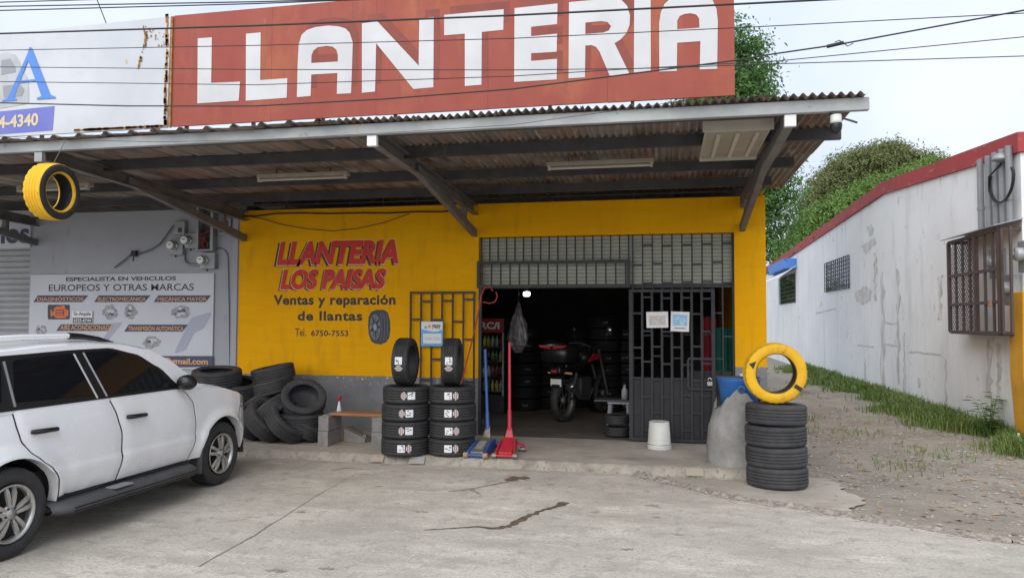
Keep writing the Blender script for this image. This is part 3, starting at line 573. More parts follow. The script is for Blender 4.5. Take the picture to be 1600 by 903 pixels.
for i in range(5): bar('post', ws_, (xe-.2-i*1.6, SY+.07, (z0+BZ1)/2+.2), (.035,.035,z0-BZ1+.4-.05), mt['brsteel'])
YS2 = SY-.016
wpoly([(0,84),(12,82),(24,86),(31,98),(34,112),(42,120),(45,140),(45,162),(0,170)], YS2, 'faded_car_print', mt['faded'], ws_)
wpoly([(2,95),(16,92),(23,104),(25,113),(2,117)], YS2-.003, 'faded_car_glass', mt['faded2'], ws_)
wpoly([(4,135),(30,131),(38,140),(34,150),(6,153)], YS2-.003, 'faded_car_grille', mt['faded2'], ws_)
wpoly([(46,74),(49,74.5),(78,148),(86.5,151.5),(86.5,153.6),(57,155.8),(57,153.4),(64.5,150.5),(56.5,127),(30,130.5),(22,152),(26,155.5),(25.5,157.5),(3,159.2),(3.3,157),(12,153.5),(42.5,85)], YS2-.006, 'letter', mt['blue'], ws_, [[(43.5,95),(55,124),(31.5,126.5)]])
wpoly([(-60,181),(0,174.5),(85,166),(82,204),(0,210),(-60,214)], YS2, 'blue_panel', mt['navy'], ws_)
p = PY(-3,201.5,YS2-.004); q = PY(60,179,YS2-.004); put_text('4-4340', (p.x,YS2-.004,p.z), Vector((1,0,.02)), (0,0,1), q.x-p.x, .155, 'lettering', mt['goldtext'], ws_, bold=.03)
r9 = random.Random(3)
b = MB()
for i in range(60):
    u = r9.random(); x = xe-.03-.02*r9.random(); z = wze+(wz1e-wze)*(r9.random()**1.6)
    h = r9.uniform(.02,.07); b.box((x, YS2-.002, z+.04), (r9.uniform(.012,.045),.004,h))
for i in range(90):
    f = r9.random(); x = xe-.03-f*1.25; zb2 = wze+(wz0-wze)*(f*1.25/2.0); b.box((x, YS2-.0025, zb2+.02), (r9.uniform(.02,.08),.004,r9.uniform(.01,.035)))
b.build('rusty_edge', mt['rust'], ws_)['kind'] = 'stuff'
b = MB()
for i in range(46):
    f = r9.random(); pp = PY(225+4*math.sin(f*5)+r9.uniform(-2,2) - 4*f, 40+f*70, YS2-.003); b.box(pp, (r9.uniform(.006,.02),.003,r9.uniform(.01,.05)))
for i in range(22):
    pp = PY(228+r9.uniform(0,28), 44+r9.uniform(0,28), YS2-.003); b.box(pp, (r9.uniform(.006,.02),.003,r9.uniform(.005,.02)))
b.build('rust_run', mt['rust'], ws_)['kind'] = 'stuff'
bar('edge_angle', ws_, (xe+.02, SY-.005, (wze+wz1e)/2), (.022,.03,wz1e-wze), mt['rust'])
# ================================================================== banner on the grey wall
YB = D-.03
bn = thing('workshop_banner', PY(190,577,YB), 'white banner listing European vehicle repairs on the grey wall above the car', 'banner')
q0 = PY(48,427,YB); q1 = PY(337,427,YB); q2 = PY(333,577,YB)
MB().box2((q0.x,YB,q2.z), (q1.x-.03,YB+.02,q1.z+.005)).build('sheet', mt['ban'], bn)
Yb = YB-.003
wtext('ESPECIALISTA EN VEHICULOS', (103,439.5), (275,431.5), Yb, 'lettering', mt['bandark'], bn, bold=.03); wtext('EUROPEOS Y OTRAS MARCAS', (76,455), (303,443), Yb, 'lettering', mt['bandark'], bn, bold=.011)
for (x0, y0, x1, y1, s) in ((52,472,136,461.5,'DIAGNÓSTICOS'),(147,472,233,461.5,'ELECTROMECÁNICA'),(240,472,328,461.5,'MECÁNICA MAYOR'),(88,517,182,506.5,'AIRE ACONDICIONADO'),(194,518,292,507,'TRANSMISIÓN AUTOMÁTICA')):
    wpoly([(x0,y0),(x1-7,y0),(x1+2,y1),(x0+7,y1)], Yb, 'ribbon', mt['bannavy'], bn); wtext(s, (x0+6,y0-1.6), (x1-5,y1+1.4), Yb-.003, 'lettering', mt['banor'], bn, bold=.02)
wpoly([(273,549),(296,502),(300,496),(327,488),(331,490),(318,513),(303,520),(290,546),(275,552)], Yb-.0005, 'lilac_streak', mt['banlil'], bn); wpoly([(160,531),(176,505),(192,503),(168,533)], Yb-.0005, 'lilac_streak', mt['banlil'], bn)
wpoly([(200,556),(333,556),(333,573),(200,575)], Yb, 'contact_band', mt['bannavy'], bn); wtext('96@gmail.com', (240,571), (325,559.5), Yb-.003, 'lettering', mt['banor'], bn, bold=.03)
wpoly([(76,476),(108,476),(109,478),(109,497),(107,499),(76,499),(74.5,497),(74.5,478)], Yb, 'engine_light_icon', mt['bandark'], bn)
wpoly([(79,484),(81,484),(81,487),(84,487),(84,482),(88,479),(97,479),(97,477.5),(92,477.5),(92,477),(101,477),(101,479),(102,482),(104,484),(107,484),(107,494),(104,494),(102,497),(88,497),(84,493),(81,493),(81,495),(79,495)], Yb-.003, 'icon_engine', mt['icon'], bn); wpoly([(87,484),(100,484),(100,493),(87,493)], Yb-.006, 'icon_centre', mt['bandark'], bn); wpoly([(88,485.5),(99,485.5),(99,488),(88,488)], Yb-.009, 'icon_text', mt['icon'], bn); wpoly([(88,489.5),(99,489.5),(99,492),(88,492)], Yb-.009, 'icon_text', mt['icon'], bn)
def part_print(cx, cy, rx, ry, seed):
    r = random.Random(seed); pts = []
    for i in range(22): t = 2*math.pi*i/22; k = r.uniform(.78,1.08); pts.append((cx+rx*k*math.cos(t), cy+ry*k*math.sin(t)))
    o = wpoly(pts, Yb, 'engine_part_print', mt['part1'], bn)
    for j in range(7):
        a = r.uniform(0,6.28); d = r.uniform(.1,.55); wpoly(ell(cx+rx*d*math.cos(a), cy+ry*d*math.sin(a), rx*r.uniform(.12,.3), ry*r.uniform(.12,.3), 10), Yb-.003-.0006*j, 'print_detail', mt['part2'] if j % 2 else mt['ban'], o)
part_print(172,488,13,12,1); part_print(204,487,11,12,2); part_print(283,488,16,11,3); part_print(237,535,16,10,4); part_print(64,515,9,8,5)
se = thing('rent_sign', PY(129,505,YB-.02), 'small white and navy Se Alquila rental sign on the banner', 'sign')
p = PY(113,486,YB-.02); q = PY(144,505,YB-.02); MB().box2((p.x,YB-.022,q.z), (q.x,YB-.014,p.z)).build('board', mt['paper'], se); wpoly([(113.6,496.5),(143.4,496.5),(143.4,504.4),(113.6,504.4)], YB-.025, 'blue_half', mt['bannavy'], se)
wtext('Se Alquila', (115,494.5), (142,487.5), YB-.025, 'lettering', mt['bandark'], se, bold=.01); wtext('6525-6744', (115,503), (142,498), YB-.028, 'lettering', mt['paper'], se, bold=.02)
# ================================================================== meters and cables
def P_(x, y, d=.0): return PY(x, y, D-d)
def boxpx(x0, y0, x1, y1, d0, d1, name, mat, parent, bev=.004):
    p = P_(x0,y0,d1); q = P_(x1,y1,d1); return MB().box2((p.x,D-d1,q.z), (q.x,D-d0,p.z)).build(name, mat, parent, bev)
def meter(cx, cy, x0, y0, x1, y1, label):
    t = thing('electric_meter', P_((x0+x1)/2, y1, .05), label, 'meter', 'electric meters on the grey wall'); boxpx(x0,y0,x1,y1,.002,.10,'meter_box',mt['pbox'],t)
    c = P_(cx,cy,.1); Mx = Matrix.Translation((c.x,D-.10,c.z)) @ Matrix.Rotation(R(90),4,'X')
    MB().lathe([(.001,.10),(.062,.10),(.07,.085),(.072,.0)], Mx, 24).build('glass_dome', mt['glassy'], t)
    MB().lathe([(.001,.103),(.058,.103)], Mx, 24).build('dial', mt['dial'], t); MB().box((c.x,D-.206,c.z+.012),(.05,.003,.014)).build('counter', mt['ink'], t)
    MB().lathe([(.078,0),(.086,.0),(.086,.03),(.078,.03)], Mx, 24).build('ring', mt['chrome'], t)
    k = P_((x0+x1)/2, y1+4, .05); MB().tube([(k.x,D-.05,k.z),(k.x,D-.05,k.z+.05)], .012).build('stub', mt['cable'], t)
meter(271,384,264,374,285,398,'leftmost round electric meter in grey box on the grey wall'); meter(293,376,289,365,307,388,'upper electric meter tucked beside the open wiring box'); meter(318,407,312,395,335,420,'lowest round electric meter above the banner corner')
t = thing('breaker_box', P_(280,365,.05), 'small grey breaker box above the leftmost meter', 'electrical box'); boxpx(272,346,288,367,.002,.09,'box',mt['pbox'],t); boxpx(278,356,283,363,.09,.1,'switch',mt['ink'],t,0)
t = thing('wiring_panel', P_(320,392,.05), 'tall open grey wiring box with tangled red and black cables', 'electrical box')
boxpx(308,322,331,392,.002,.03,'back_plate',mt['dsteel'],t)
for a in ((307,322,309,392),(329,322,332,392)): boxpx(*a,.03,.14,'side',mt['pbox'],t,.003)
boxpx(307,320,332,322.5,.0,.14,'top',mt['pbox'],t,.003); boxpx(309.5,389.5,328.5,392,.03,.14,'bottom',mt['pbox'],t,.003)
rr = random.Random(9)
for i in range(9):
    a = P_(312+i*1.7, 388, .08); pts = [a + Vector((rr.uniform(-.05,.05)*k, -.02*rr.random(), .045*k*1.6)) for k in range(5)]; MB().tube(pts, .007, 6).build('cable', mt['wirered'] if i % 2 else mt['cable'], t)
for i in range(4):
    a = P_(314+i*4, 350, .06); MB().tube([a + Vector((rr.uniform(-.06,.06)*(k % 2), 0, .05*k)) for k in range(5)], .006, 6).build('cable', mt['pvc'] if i % 2 else mt['cable'], t)
t = thing('fuse_box', P_(350,365,.05), 'small open fuse box near the corner of the yellow wall', 'electrical box'); boxpx(341,342,360,366,.002,.06,'box',mt['pbox'],t); boxpx(343.5,345,356,363,.06,.066,'opening',mt['ink'],t,0)
for i in range(4): boxpx(346+(i % 2)*5,348+(i//2)*6,349+(i % 2)*5,352+(i//2)*6,.066,.075,'fuse',mt['pbox'],t,0)
def cable(name, px, d, r, mat, label, group=None, cat='cable'):
    return tag(MB().tube([P_(x, y, d) for x, y in px], r, 8).build(name, mat), label, cat, group)
cable('conduit', [(287,348),(287,398),(288.5,408),(293,413),(300,414),(312,414)], .04, .022, mt['pbox'], 'grey conduit bending from the breaker box to the lowest meter', None, 'conduit')
cable('service_cable', [(272,351),(262,365),(250,381),(238,389),(225,394),(212,398),(206,396),(196,405),(187,412),(179,418)], .04, .012, mt['cablegrey'], 'loose grey cable trailing over the grey wall from the breaker box')
tag(MB().box(P_(210,396,.05), (.09,.06,.09)).tube([P_(209,398,.05), P_(208,408,.05)], .01, 6).build('cable_clamp', mt['cable']), 'black clamp on the loose cable on the grey wall', 'clamp')
cable('wall_cable', [(331,388),(345,388),(352,391),(356,400),(357,430),(358,480),(359,570)], .02, .008, mt['cablegrey'], 'thin grey cable running down beside the yellow wall edge')
cable('wall_conduit', [(312,335),(312,325),(318,318),(324,312)], .05, .018, mt['pbox'], 'short bent grey conduit above the open wiring box', None, 'conduit')
cable('wall_cable', [(374,338),(400,338),(430,334),(470,333),(510,334),(560,333),(610,333),(650,331),(690,331),(740,326)], .03, .011, mt['cable'], 'bundle of dark cables along the top of the yellow wall')
cable('sagging_cable', [(374,336),(410,342),(440,351),(480,358),(520,361),(560,357),(600,348),(640,334)], .02, .005, mt['cable'], 'thin sagging cable across the top of the yellow wall')
# ================================================================== light fixtures, security camera, hanging tyre
def fixture(px0, px1, Y, label, hang=.10):
    a = PY(*px0, Y); c = PY(*px1, Y); z = (a.z+c.z)/2; t = thing('tube_light', ((a.x+c.x)/2,Y,z), label, 'light fixture', 'tube lights under the canopy')
    MB().box2((a.x,Y-.05,z+.0), (c.x,Y+.05,z+.05)).build('housing', mt['fixback'], t, .006); MB().tube([(a.x+.04,Y-.03,z-.025),(c.x-.04,Y-.03,z-.025)], .017, 10).build('tube', mt['fixw'], t)
    for x in (a.x+.03, c.x-.03): MB().box((x,Y-.03,z-.02), (.03,.05,.05)).build('socket', mt['fixw'], t)
    for x in (a.x+.25, c.x-.25): bar('hanger', t, (x, Y, (z+.05+BZ1)/2), (.012,.012,max(.02, BZ1-z-.05)), mt['dsteel'])
fixture((404,281),(545,273), 8.6, 'tube light under the ribbed sheets in front of the yellow lettering'); fixture((855,264),(1022,252), 8.55, 'tube light under the canopy over the doorway'); fixture((30,297),(143,291), 8.5, 'tube light behind the hanging yellow tyre')
a = PY(1112,190,7.25); t = thing('panel_light', PY(1150,215,7.6), 'large white reflector light panel under the canopy corner', 'light fixture')
zl = 3.552; f0, f1, k0, k1 = PZ(1104,207,zl), PZ(1205,200,zl), PZ(1090,250,zl), PZ(1183,244,zl); x0, x1 = (f0.x+k0.x)/2, (f1.x+k1.x)/2; y0, y1 = (f0.y+f1.y)/2, (k0.y+k1.y)/2
MB().box2((x0-.0,y0,zl), (x1,y1,zl+.02)).build('housing', mt['fixw'], t, .01)
bar('front_lip', t, ((x0+x1)/2, y0-.012, zl+.04), (x1-x0+.04,.02,.10), mt['fixw']); bar('back_lip', t, ((x0+x1)/2, y1-.02, zl-.015), (x1-x0,.03,.03), mt['fixw'])
MB().box2((x0+.02,y0+.02,zl-.004), (x1-.02,y1-.04,zl-.001)).build('reflector', mt['fixback'], t)
for i in range(3): x = x0+(x1-x0)*(i+.75)/3.4; MB().beam((x,y0+.1,zl-.012), (x,y1-.1,zl-.012), .04, .016).build('reflector_ridge', mt['fixw'], t, .004)
for x in (x0+.1, x1-.1):
    bar('hanger', t, (x, y0+.3, (zl+.02+BZ1)/2), (.014,.014,BZ1-zl-.02), mt['dsteel'])
c = PY(1306,170,FY); t = thing('security_camera', (c.x,FY,BZ0), 'black and white dome security camera hanging at the canopy corner', 'camera')
MB().box((c.x,FY+.0,BZ0-.012), (.09,.07,.022)).build('bracket', mt['black'], t, .003); MB().lathe([(.001,.0),(.045,.0),(.047,-.05),(.046,-.075),(.001,-.075)], Matrix.Translation((c.x,FY,BZ0-.026)), 20).build('body', mt['white'], t)
MB().lathe([(.049,-.075),(.05,-.10),(.044,-.13),(.028,-.155),(.001,-.168)], Matrix.Translation((c.x,FY,BZ0-.026)), 20).build('dome', mt['trim'], t); MB().beam((c.x+.04,FY,BZ0-.05), (c.x+.17,FY,BZ0-.10), .02, .012).build('antenna', mt['black'], t)
# ---- tyres
def tyre_profile(Rr=.305, ri=.205, wd=.215):
    h = wd/2; k = h/.108
    t = Rr; P = [(ri,-.085*k),(ri+.012,-.096*k),(ri+.035,-.106*k),(ri+.058,-.108*k),(t-.022,-.102*k),(t-.010,-.094*k),(t-.004,-.085*k)]
    for z in (-.048,-.017,.017,.048): P += [(t,(z-.0075)*k),(t-.009,(z-.004)*k),(t-.009,(z+.004)*k),(t,(z+.0075)*k)]
    P += [(r, -z) for r, z in reversed(P[:7])]
    P += [(ri+.008,.074*k),(ri+.05,.092*k),(t-.022,.078*k),(t-.018,0),(t-.022,-.078*k),(ri+.05,-.092*k),(ri+.008,-.074*k)]
    return P
def tyre_mesh(name, mat, Rr=.305, ri=.205, wd=.215, n=72):
    P = tyre_profile(Rr, ri, wd); sh = {4,5,6,23,24,25}
    return MB().lathe(P, None, n, True, True, lambda i, j, r: r-.006 if (i in sh and j % 3 == 0) else r).mesh(name, mat)
TY_NEW = tyre_mesh('tyre_new', mt['rubber']); TY_OLD = tyre_mesh('tyre_old', mt['dusty'], .32, .205, .22); TY_YEL = tyre_mesh('tyre_painted', mt['ytyre'], .335, .215, .20, 90)
def frame_from_axis(ax, spin=0):
    ax = Vector(ax).normalized(); return ax.to_track_quat('Z', 'Y').to_matrix().to_4x4() @ Matrix.Rotation(spin, 4, 'Z')
def tyre(me, c, ax, label, group, s=1, spin=0, name='tyre'):
    o = bpy.data.objects.new(name, me); COL.objects.link(o)
    o.matrix_world = Matrix.Translation(Vector(c)) @ frame_from_axis(ax, spin) @ Matrix.Scale(s, 4); WORLD[o.name] = o.matrix_world.copy(); return tag(o, label, 'tyre', group)
def stick(o, a0, wz, mat, name, r=.3075, zc=0, ang=.15):
    b = MB(); b.grid(lambda u, v: Vector((r*math.cos(u), r*math.sin(u), v)), [a0-ang/2+ang*i/5 for i in range(6)], [zc-wz/2, zc+wz/2])
    ob = link(name, b.mesh(name, mat, False), o); ob.matrix_parent_inverse = Matrix(); return ob
def stickers(o, a, flip=1):
    stick(o, a, .092, mt['sticker'], 'label_sticker', ang=.31)
    r = random.Random(int(a*1000))
    for i in range(5): stick(o, a+r.uniform(-.10,.10), .010, mt['ink'], 'label_print', .3082, r.uniform(-.036,.036), .07)
    for i in range(6): stick(o, a+flip*(.215+i*.04), .115-.026*abs(i-2.5), mt['pink'] if i % 2 else mt['sticker'], 'label_stripe', .3078, 0, .026)
# two stacks of new tyres on the pavement
ord_ = ['lowest', 'second from the bottom', 'third from the bottom', 'topmost flat']
def stack_at(px, pyb, which, rx, side):
    g = PZ(px, pyb, PLAT); c = Vector((g.x, g.y+.27, PLAT))
    for k in range(4):
        jx, jy = rnd.uniform(-.012,.012), rnd.uniform(-.012,.012); fl = (1 if k == 0 else -1) if side == 0 else 1
        o = tyre(TY_NEW, (c.x+jx, c.y+jy, PLAT+.108+k*.2165), (0,0,1), f'{ord_[k]} new tyre of the {which} stickered stack', 'new stickered tyres', s=.995)
        tg2 = o.matrix_world.inverted() @ Vector((0,0,c.z)); a = math.atan2(tg2.y, tg2.x) + (.16 if fl < 0 else -.16) + rnd.uniform(-.03,.03); stickers(o, a, fl)
    top = Vector((c.x + (rx), c.y-.03, PLAT+4*.2165+.300)); ax = Vector((.99, .05 if side == 0 else .14, .0))
    o = tyre(TY_NEW, top, ax, f'new stickered tyre standing upright on the {which} stack', 'new stickered tyres', s=.995)
    inv = o.matrix_world.inverted(); tgt = inv @ Vector((0, 0, 2.05)); stickers(o, math.atan2(tgt.y, tgt.x)-.0, 1)
    return c
stack_at(622, 714, 'left', 0.0, 0); stack_at(697, 714, 'right', 0.0, 1)
# worn tyre heap against the wall
heap = [((339,589),9.75,(.05,-.12,1),1.08,'worn tyre lying flat on the heap just beyond the car bonnet'),
 ((427,583),10.15,(-.18,-.10,1),.98,'worn tyre lying on the very top of the heap'), ((427,605),10.1,(-.26,-.05,1),.98,'grey scuffed tyre second from the top of the heap'),
 ((474,624),9.72,(.42,-.62,.72),.98,'worn tyre tilted to show its hollow, right side of the heap'), ((471,656),9.72,(.04,-.06,1),.98,'worn tyre lying flat under the tilted hollow one'),
 ((428,643),9.66,(-.66,.02,.75),1.0,'worn tyre leaning right in the middle of the heap'), ((405,636),10.0,(-.60,.02,.8),1.0,'worn tyre half hidden behind the leaning middle tyre'),
 ((415,672),9.55,(.72,-.05,.70),1.0,'worn tyre leaning left at the foot of the heap'), ((449,671),9.55,(.70,-.05,.72),1.0,'worn tyre leaning in the middle of the bottom row'),
 ((481,680),9.75,(.60,-.05,.80),.95,'worn tyre at the right foot of the heap by the cinder block'), ((386,676),9.65,(.70,0,.72),1.0,'worn tyre at the foot of the heap beside the car wheel'),
 ((388,624),10.1,(.2,-.2,1),1.0,'worn tyre deep in the heap behind the car wing'), ((372,606),9.95,(.15,-.2,1),1.0,'worn tyre under the flat one beyond the bonnet'), ((345,640),9.9,(.1,-.1,1),1.05,'worn tyre at the heap back hidden mostly by the car'), ((440,690),10.2,(.1,-.1,1),1.0,'worn tyre at the base behind the bottom row')]
for (px, Y, ax, s, lab) in heap:
    c = PY(*px, Y); a = Vector(ax).normalized(); low = .32*s*math.sqrt(max(0, 1-a.z**2)) + .11*s*abs(a.z)
    c.z = max(c.z, PLAT + low - .02)
    tyre(TY_OLD, c, ax, lab, 'worn tyres heaped against the wall', s, rnd.uniform(0,1))
# stack by the alley with the painted one on top
c = PY(1212,640,8.75)
for k in range(4): tyre(TY_OLD, (c.x+rnd.uniform(-.012,.012), c.y, -.012+.112+k*.225), (.03*rnd.uniform(-1,1),.03*rnd.uniform(-1,1),1), ['lowest','second','third','top flat'][k]+' worn black tyre under the upright yellow tyre', 'black tyres under the yellow one', 1.02, k)
top = Vector((c.x-.01, c.y-.02, -.012+4*.225+.335))
yt = tyre(TY_YEL, top, (.10,-1,-.06), 'yellow painted tyre standing upright on black tyres by the alley', None, 1.0)
for (a, kind) in ((R(158),'tri'), (R(-33),'rect')):
    b = MB(); zf = .1015; 
    rad = Vector((math.cos(a), math.sin(a), 0)); tn = Vector((-rad.y, rad.x, 0)); base = rad*.272 + Vector((0,0,zf))
    if kind == 'tri': b.poly([base+tn*.045-rad*.02, base-tn*.045-rad*.015, base+rad*.045+tn*.01], (0,0,.003))
    else: b.poly([base+tn*.022-rad*.045, base+tn*.022+rad*.045, base-tn*.022+rad*.045, base-tn*.022-rad*.045], (0,0,.003))
    # the patch must lie on the camera side of the tyre
    ob = link('black_patch', b.mesh('black_patch', mt['rubber']), yt); ob.matrix_parent_inverse = Matrix()
b = MB(); b.lathe([(.2165,-.088),(.2165,.088)], None, 48); ob = link('dark_bead', b.mesh('dark_bead', mt['rubber']), yt); ob.matrix_parent_inverse = Matrix()
# hanging tyre: yellow tread, black wall
hc = PY(82,300,6.45); P = tyre_profile(.29,.19,.21); nb_ = len(P)
ht = thing('hanging_tyre', hc, 'tyre with yellow tread and black sidewall hanging from the canopy', 'tyre')
Mx = Matrix.Translation(hc) @ frame_from_axis((.985,.06,-.05))
Pt = P[5:25]
MB().lathe(Pt, Mx, 72, False, True, lambda i, j, r: r-.007 if ((j % 3 == 0) and (i < 3 or i > 18)) else (r-.005 if j % 6 == 0 and i % 4 == 2 else r)).build('tread', mt['ytyre'], ht, fixn=False)
MB().lathe(P[24:]+[P[0]]+P[:6], Mx, 72).build('sidewall', mt['rubber'], ht, fixn=False)
MB().lathe([(.189,.072),(.187,.084),(.196,.093),(.206,.098)], Mx, 60).build('yellow_bead', mt['ytyre'], ht); MB().lathe([(.189,-.072),(.187,-.084),(.196,-.093),(.206,-.098)], Mx, 60).build('yellow_bead', mt['ytyre'], ht)
MB().tube([hc+Vector((.03,0,.16)), hc+Vector((.06,-.06,.28)), hc+Vector((.05,.1,BZ1-hc.z-.05))], .004, 6).build('hanging_wire', mt['cablegrey'], ht)
# ================================================================== overhead wires
WY = 6.1
def wire(px, r, label, Y=WY, ext=True):
    pts = [PY(x, y, Y) for x, y in px]
    if ext:
        a, b_ = pts[0], pts[1]; pts = [a + (a-b_).normalized()*14] + pts; a, b_ = pts[-1], pts[-2]; pts.append(a + (a-b_).normalized()*16)
    tag(MB().tube(pts, r*.62, 6).build('overhead_wire', mt['cable']), label, 'wire', 'overhead wires')
wire([(0,4),(180,-1)], .008, 'short stretch of overhead wire at the very top left corner', 5.9); wire([(0,10.6),(400,3.3),(700,-5)], .009, 'overhead wire second from the top at the left edge', 6.0); wire([(0,17),(400,6.2),(560,0)], .009, 'overhead wire third from the top at the left edge', 6.1)
wire([(0,53),(400,40.5),(800,24.5),(1200,4.5),(1330,-2)], .013, 'thick overhead cable crossing the tops of the red sign letters', 6.0)
wire([(0,79),(400,71.5),(800,60.5),(1200,41.5),(1600,21)], .006, 'thin overhead wire across the upper part of the red sign letters', 6.15); wire([(0,105),(400,109),(800,109.8),(1000,107.5),(1220,100),(1600,88)], .006, 'thin level overhead wire across the middle of the sign letters', 6.2)
wire([(0,128),(400,133),(800,119.5),(950,110),(1217,95.6),(1600,58)], .006, 'thin overhead wire crossing the feet of the sign letters', 6.25); wire([(0,161),(200,166),(400,166),(600,155),(800,139.5),(1150,94.7),(1200,86),(1310,70),(1600,16.6)], .010, 'sagging overhead cable climbing to the right edge of the sky', 6.05)
wire([(0,213),(100,219),(250,222),(400,219),(600,208),(800,195.5),(1000,168),(1082,155)], .004, 'thin wire drooping along the canopy front beam', 6.5, False)
wire([(150,-4),(166,37)], .010, 'guy wire slanting down behind the white sign', 8.2, False)
p = PY(1305,70,6.05); tag(MB().tube([p+Vector((.0,0,.02)), p+Vector((.03,0,.03)), p+Vector((.09,0,-.02)), p+Vector((.13,0,.0))], .004, 5).tube([p+Vector((-.06,0,-.012)),p+Vector((.06,0,.01))], .014, 6).build('wire_splice', mt['cable']), 'small splice with loose ends on the sagging cable in the sky', 'wire splice')
# ================================================================== CAR
h_ = .016; cf = Vector((math.sin(h_), math.cos(h_), 0)); cr = Vector((math.cos(h_), -math.sin(h_), 0)); CROOT = Vector((-5.643, 6.094, 0))
car = thing('parked_car', CROOT, 'white compact SUV with tinted windows parked nose in at the left', 'car')
def CW(u, v, w_): return CROOT + cf*u + cr*v + Vector((0,0,w_))
def interp(tab, x):
    if x <= tab[0][0]: return tab[0][1]
    for (a, p), (c, q) in zip(tab, tab[1:]):
        if x <= c: t = (x-a)/(c-a); t = t*t*(3-2*t)*.35 + t*.65; return p+(q-p)*t
    return tab[-1][1]
HALF = [(-2.2,.52),(-2.14,.70),(-2.0,.81),(-1.7,.87),(-1.3,.885),(1.25,.885),(1.5,.878),(1.68,.855),(1.82,.805),(1.93,.73),(2.03,.60),(2.10,.42),(2.13,.25)]
TOPE = [(-2.2,1.10),(-1.45,1.135),(-.34,1.105),(.6,1.09),(.95,1.085),(1.35,1.045),(1.6,.985),(1.8,.92),(1.95,.86),(2.05,.79),(2.13,.70)]
BOTE = [(-2.2,.46),(-1.9,.40),(-1.72,.37),(1.70,.37),(1.9,.36),(2.13,.40)]
UH = (1.315, -1.315); HZ = .34; AR = .405
def wbot(u):
    z = interp(BOTE, u)
    for uh in UH:
        d = abs(u-uh)
        if d < AR: z = max(z, HZ + math.sqrt(AR*AR-d*d))
    return z
def S(u, w_):
    v = interp(HALF, u); v -= .055*max(0, (w_-.66)/.45)**2; v -= .06*max(0, (.62-w_)/.3)**2
    if w_ < .63: t = min(1, (.63-w_)/.06); v += .016*t*t*(3-2*t)
    for uh in UH:
        r = math.hypot(u-uh, w_-HZ)
        if r < .51: t = min(1, (.51-r)/.09); v += .026*t*t*(3-2*t)
    return v
us = sorted(set([round(-2.2+i*.045, 3) for i in range(97)] + [round(uh+AR*math.cos(math.pi*i/24), 4) for uh in UH for i in range(25)] + [2.13]))
RD_L = [(.38,-.905),(.52,-.93),(.62,-.985),(.70,-1.09),(.78,-1.19),(.88,-1.255),(1.0,-1.285),(1.12,-1.305)]; RD_R = [(.38,-.265),(.55,-.228),(.78,-.222),(.95,-.27),(1.12,-.345)]
FD_L = [(z, u+.016) for z, u in RD_R]; FD_R = [(.38,.735),(.54,.80),(.71,.825),(.94,.80),(1.03,.73),(1.10,.63)]
S0 = S
def SB(u, w_): return S0(u, w_) - (.014 if interp(RD_L, w_)+.03 < u < interp(FD_R, w_)-.03 and .42 < w_ < 1.07 else 0)
b = MB()
for sgn in (1, -1):
    b.grid(lambda u, t: CW(u, sgn*SB(u, wbot(u)+(interp(TOPE,u)-wbot(u))*t), wbot(u)+(interp(TOPE,u)-wbot(u))*t), us, [0,.03,.08,.15,.25,.35,.45,.48,.55,.65,.75,.85,.93,.98,1])
ends = [i/14 for i in range(15)]
# nose and tail skins, bonnet
b.grid(lambda s, t: CW(2.13+.025*(1-s*s), s*S(2.13, interp(BOTE,2.13)+(interp(TOPE,2.13)-interp(BOTE,2.13))*t), interp(BOTE,2.13)+(interp(TOPE,2.13)-interp(BOTE,2.13))*t), [-1+i/6 for i in range(13)], ends)
b.grid(lambda s, t: CW(-2.2-.02*(1-s*s), s*S(-2.2, interp(BOTE,-2.2)+(interp(TOPE,-2.2)-interp(BOTE,-2.2))*t), interp(BOTE,-2.2)+(interp(TOPE,-2.2)-interp(BOTE,-2.2))*t), [-1+i/6 for i in range(13)], ends)
hu = [u for u in us if u >= .84]
b.grid(lambda u, s: CW(u, s*S(u, interp(TOPE,u)), interp(TOPE,u)+.055*(1-s**4)*(1 if u < 1.9 else max(.2,(2.2-u)/.3))), hu, [-1,-.97,-.9,-.75,-.5,-.25,0,.25,.5,.75,.9,.97,1])
# arch lips
for sgn in (1, -1):
    for uh in UH:
        b.grid(lambda t, k: CW(uh+(AR-.0+.0*k)*math.cos(t), sgn*(S(uh+AR*math.cos(t), HZ+AR*math.sin(t))-.09*k), HZ+AR*math.sin(t)), [math.pi*i/24 for i in range(25)], [0,.2,1])
# lower sides of the sill
b.grid(lambda u, k: CW(u, (S(u,.37)-.02)-.1*k, .37-.05*k), [-.92,0,.9], [0,1]); b.grid(lambda u, k: CW(u, -(S(u,.37)-.02)+.1*k, .37-.05*k), [-.92,0,.9], [0,1])
body = b.build('body', mt['carw'], car)
ROOF = [(-2.12,1.12),(-2.05,1.25),(-1.95,1.40),(-1.75,1.50),(-1.3,1.545),(-.81,1.57),(-.36,1.575),(.0,1.555),(.3,1.50),(.55,1.40),(.8,1.24),(.98,1.09)]
def GV(u, w_):
    v = .842 - .30*max(0, w_-1.1); 
    if u < -1.6: v -= .12*(-1.6-u)
    return v
gu = [-2.12+i*.062 for i in range(51)]
b = MB()
for sgn in (1, -1):
    b.grid(lambda u, t: CW(u, sgn*GV(u, 1.08+(interp(ROOF,u)-1.08)*t), 1.08+(interp(ROOF,u)-1.08)*t), gu, [0,.25,.5,.75,.9,1])
def roofp(u, s):
    wz = interp(ROOF, u); V = GV(u, wz); return CW(u, s*V, wz + .065*(1-s*s)*min(1, max(0, (wz-1.05)/.3)) + .012*(1-abs(s)**8))
ru = [u for u in gu if -1.9 <= u <= .16]
ss = [-1,-.98,-.94,-.85,-.6,-.3,0,.3,.6,.85,.94,.98,1]
b.grid(roofp, ru, ss)
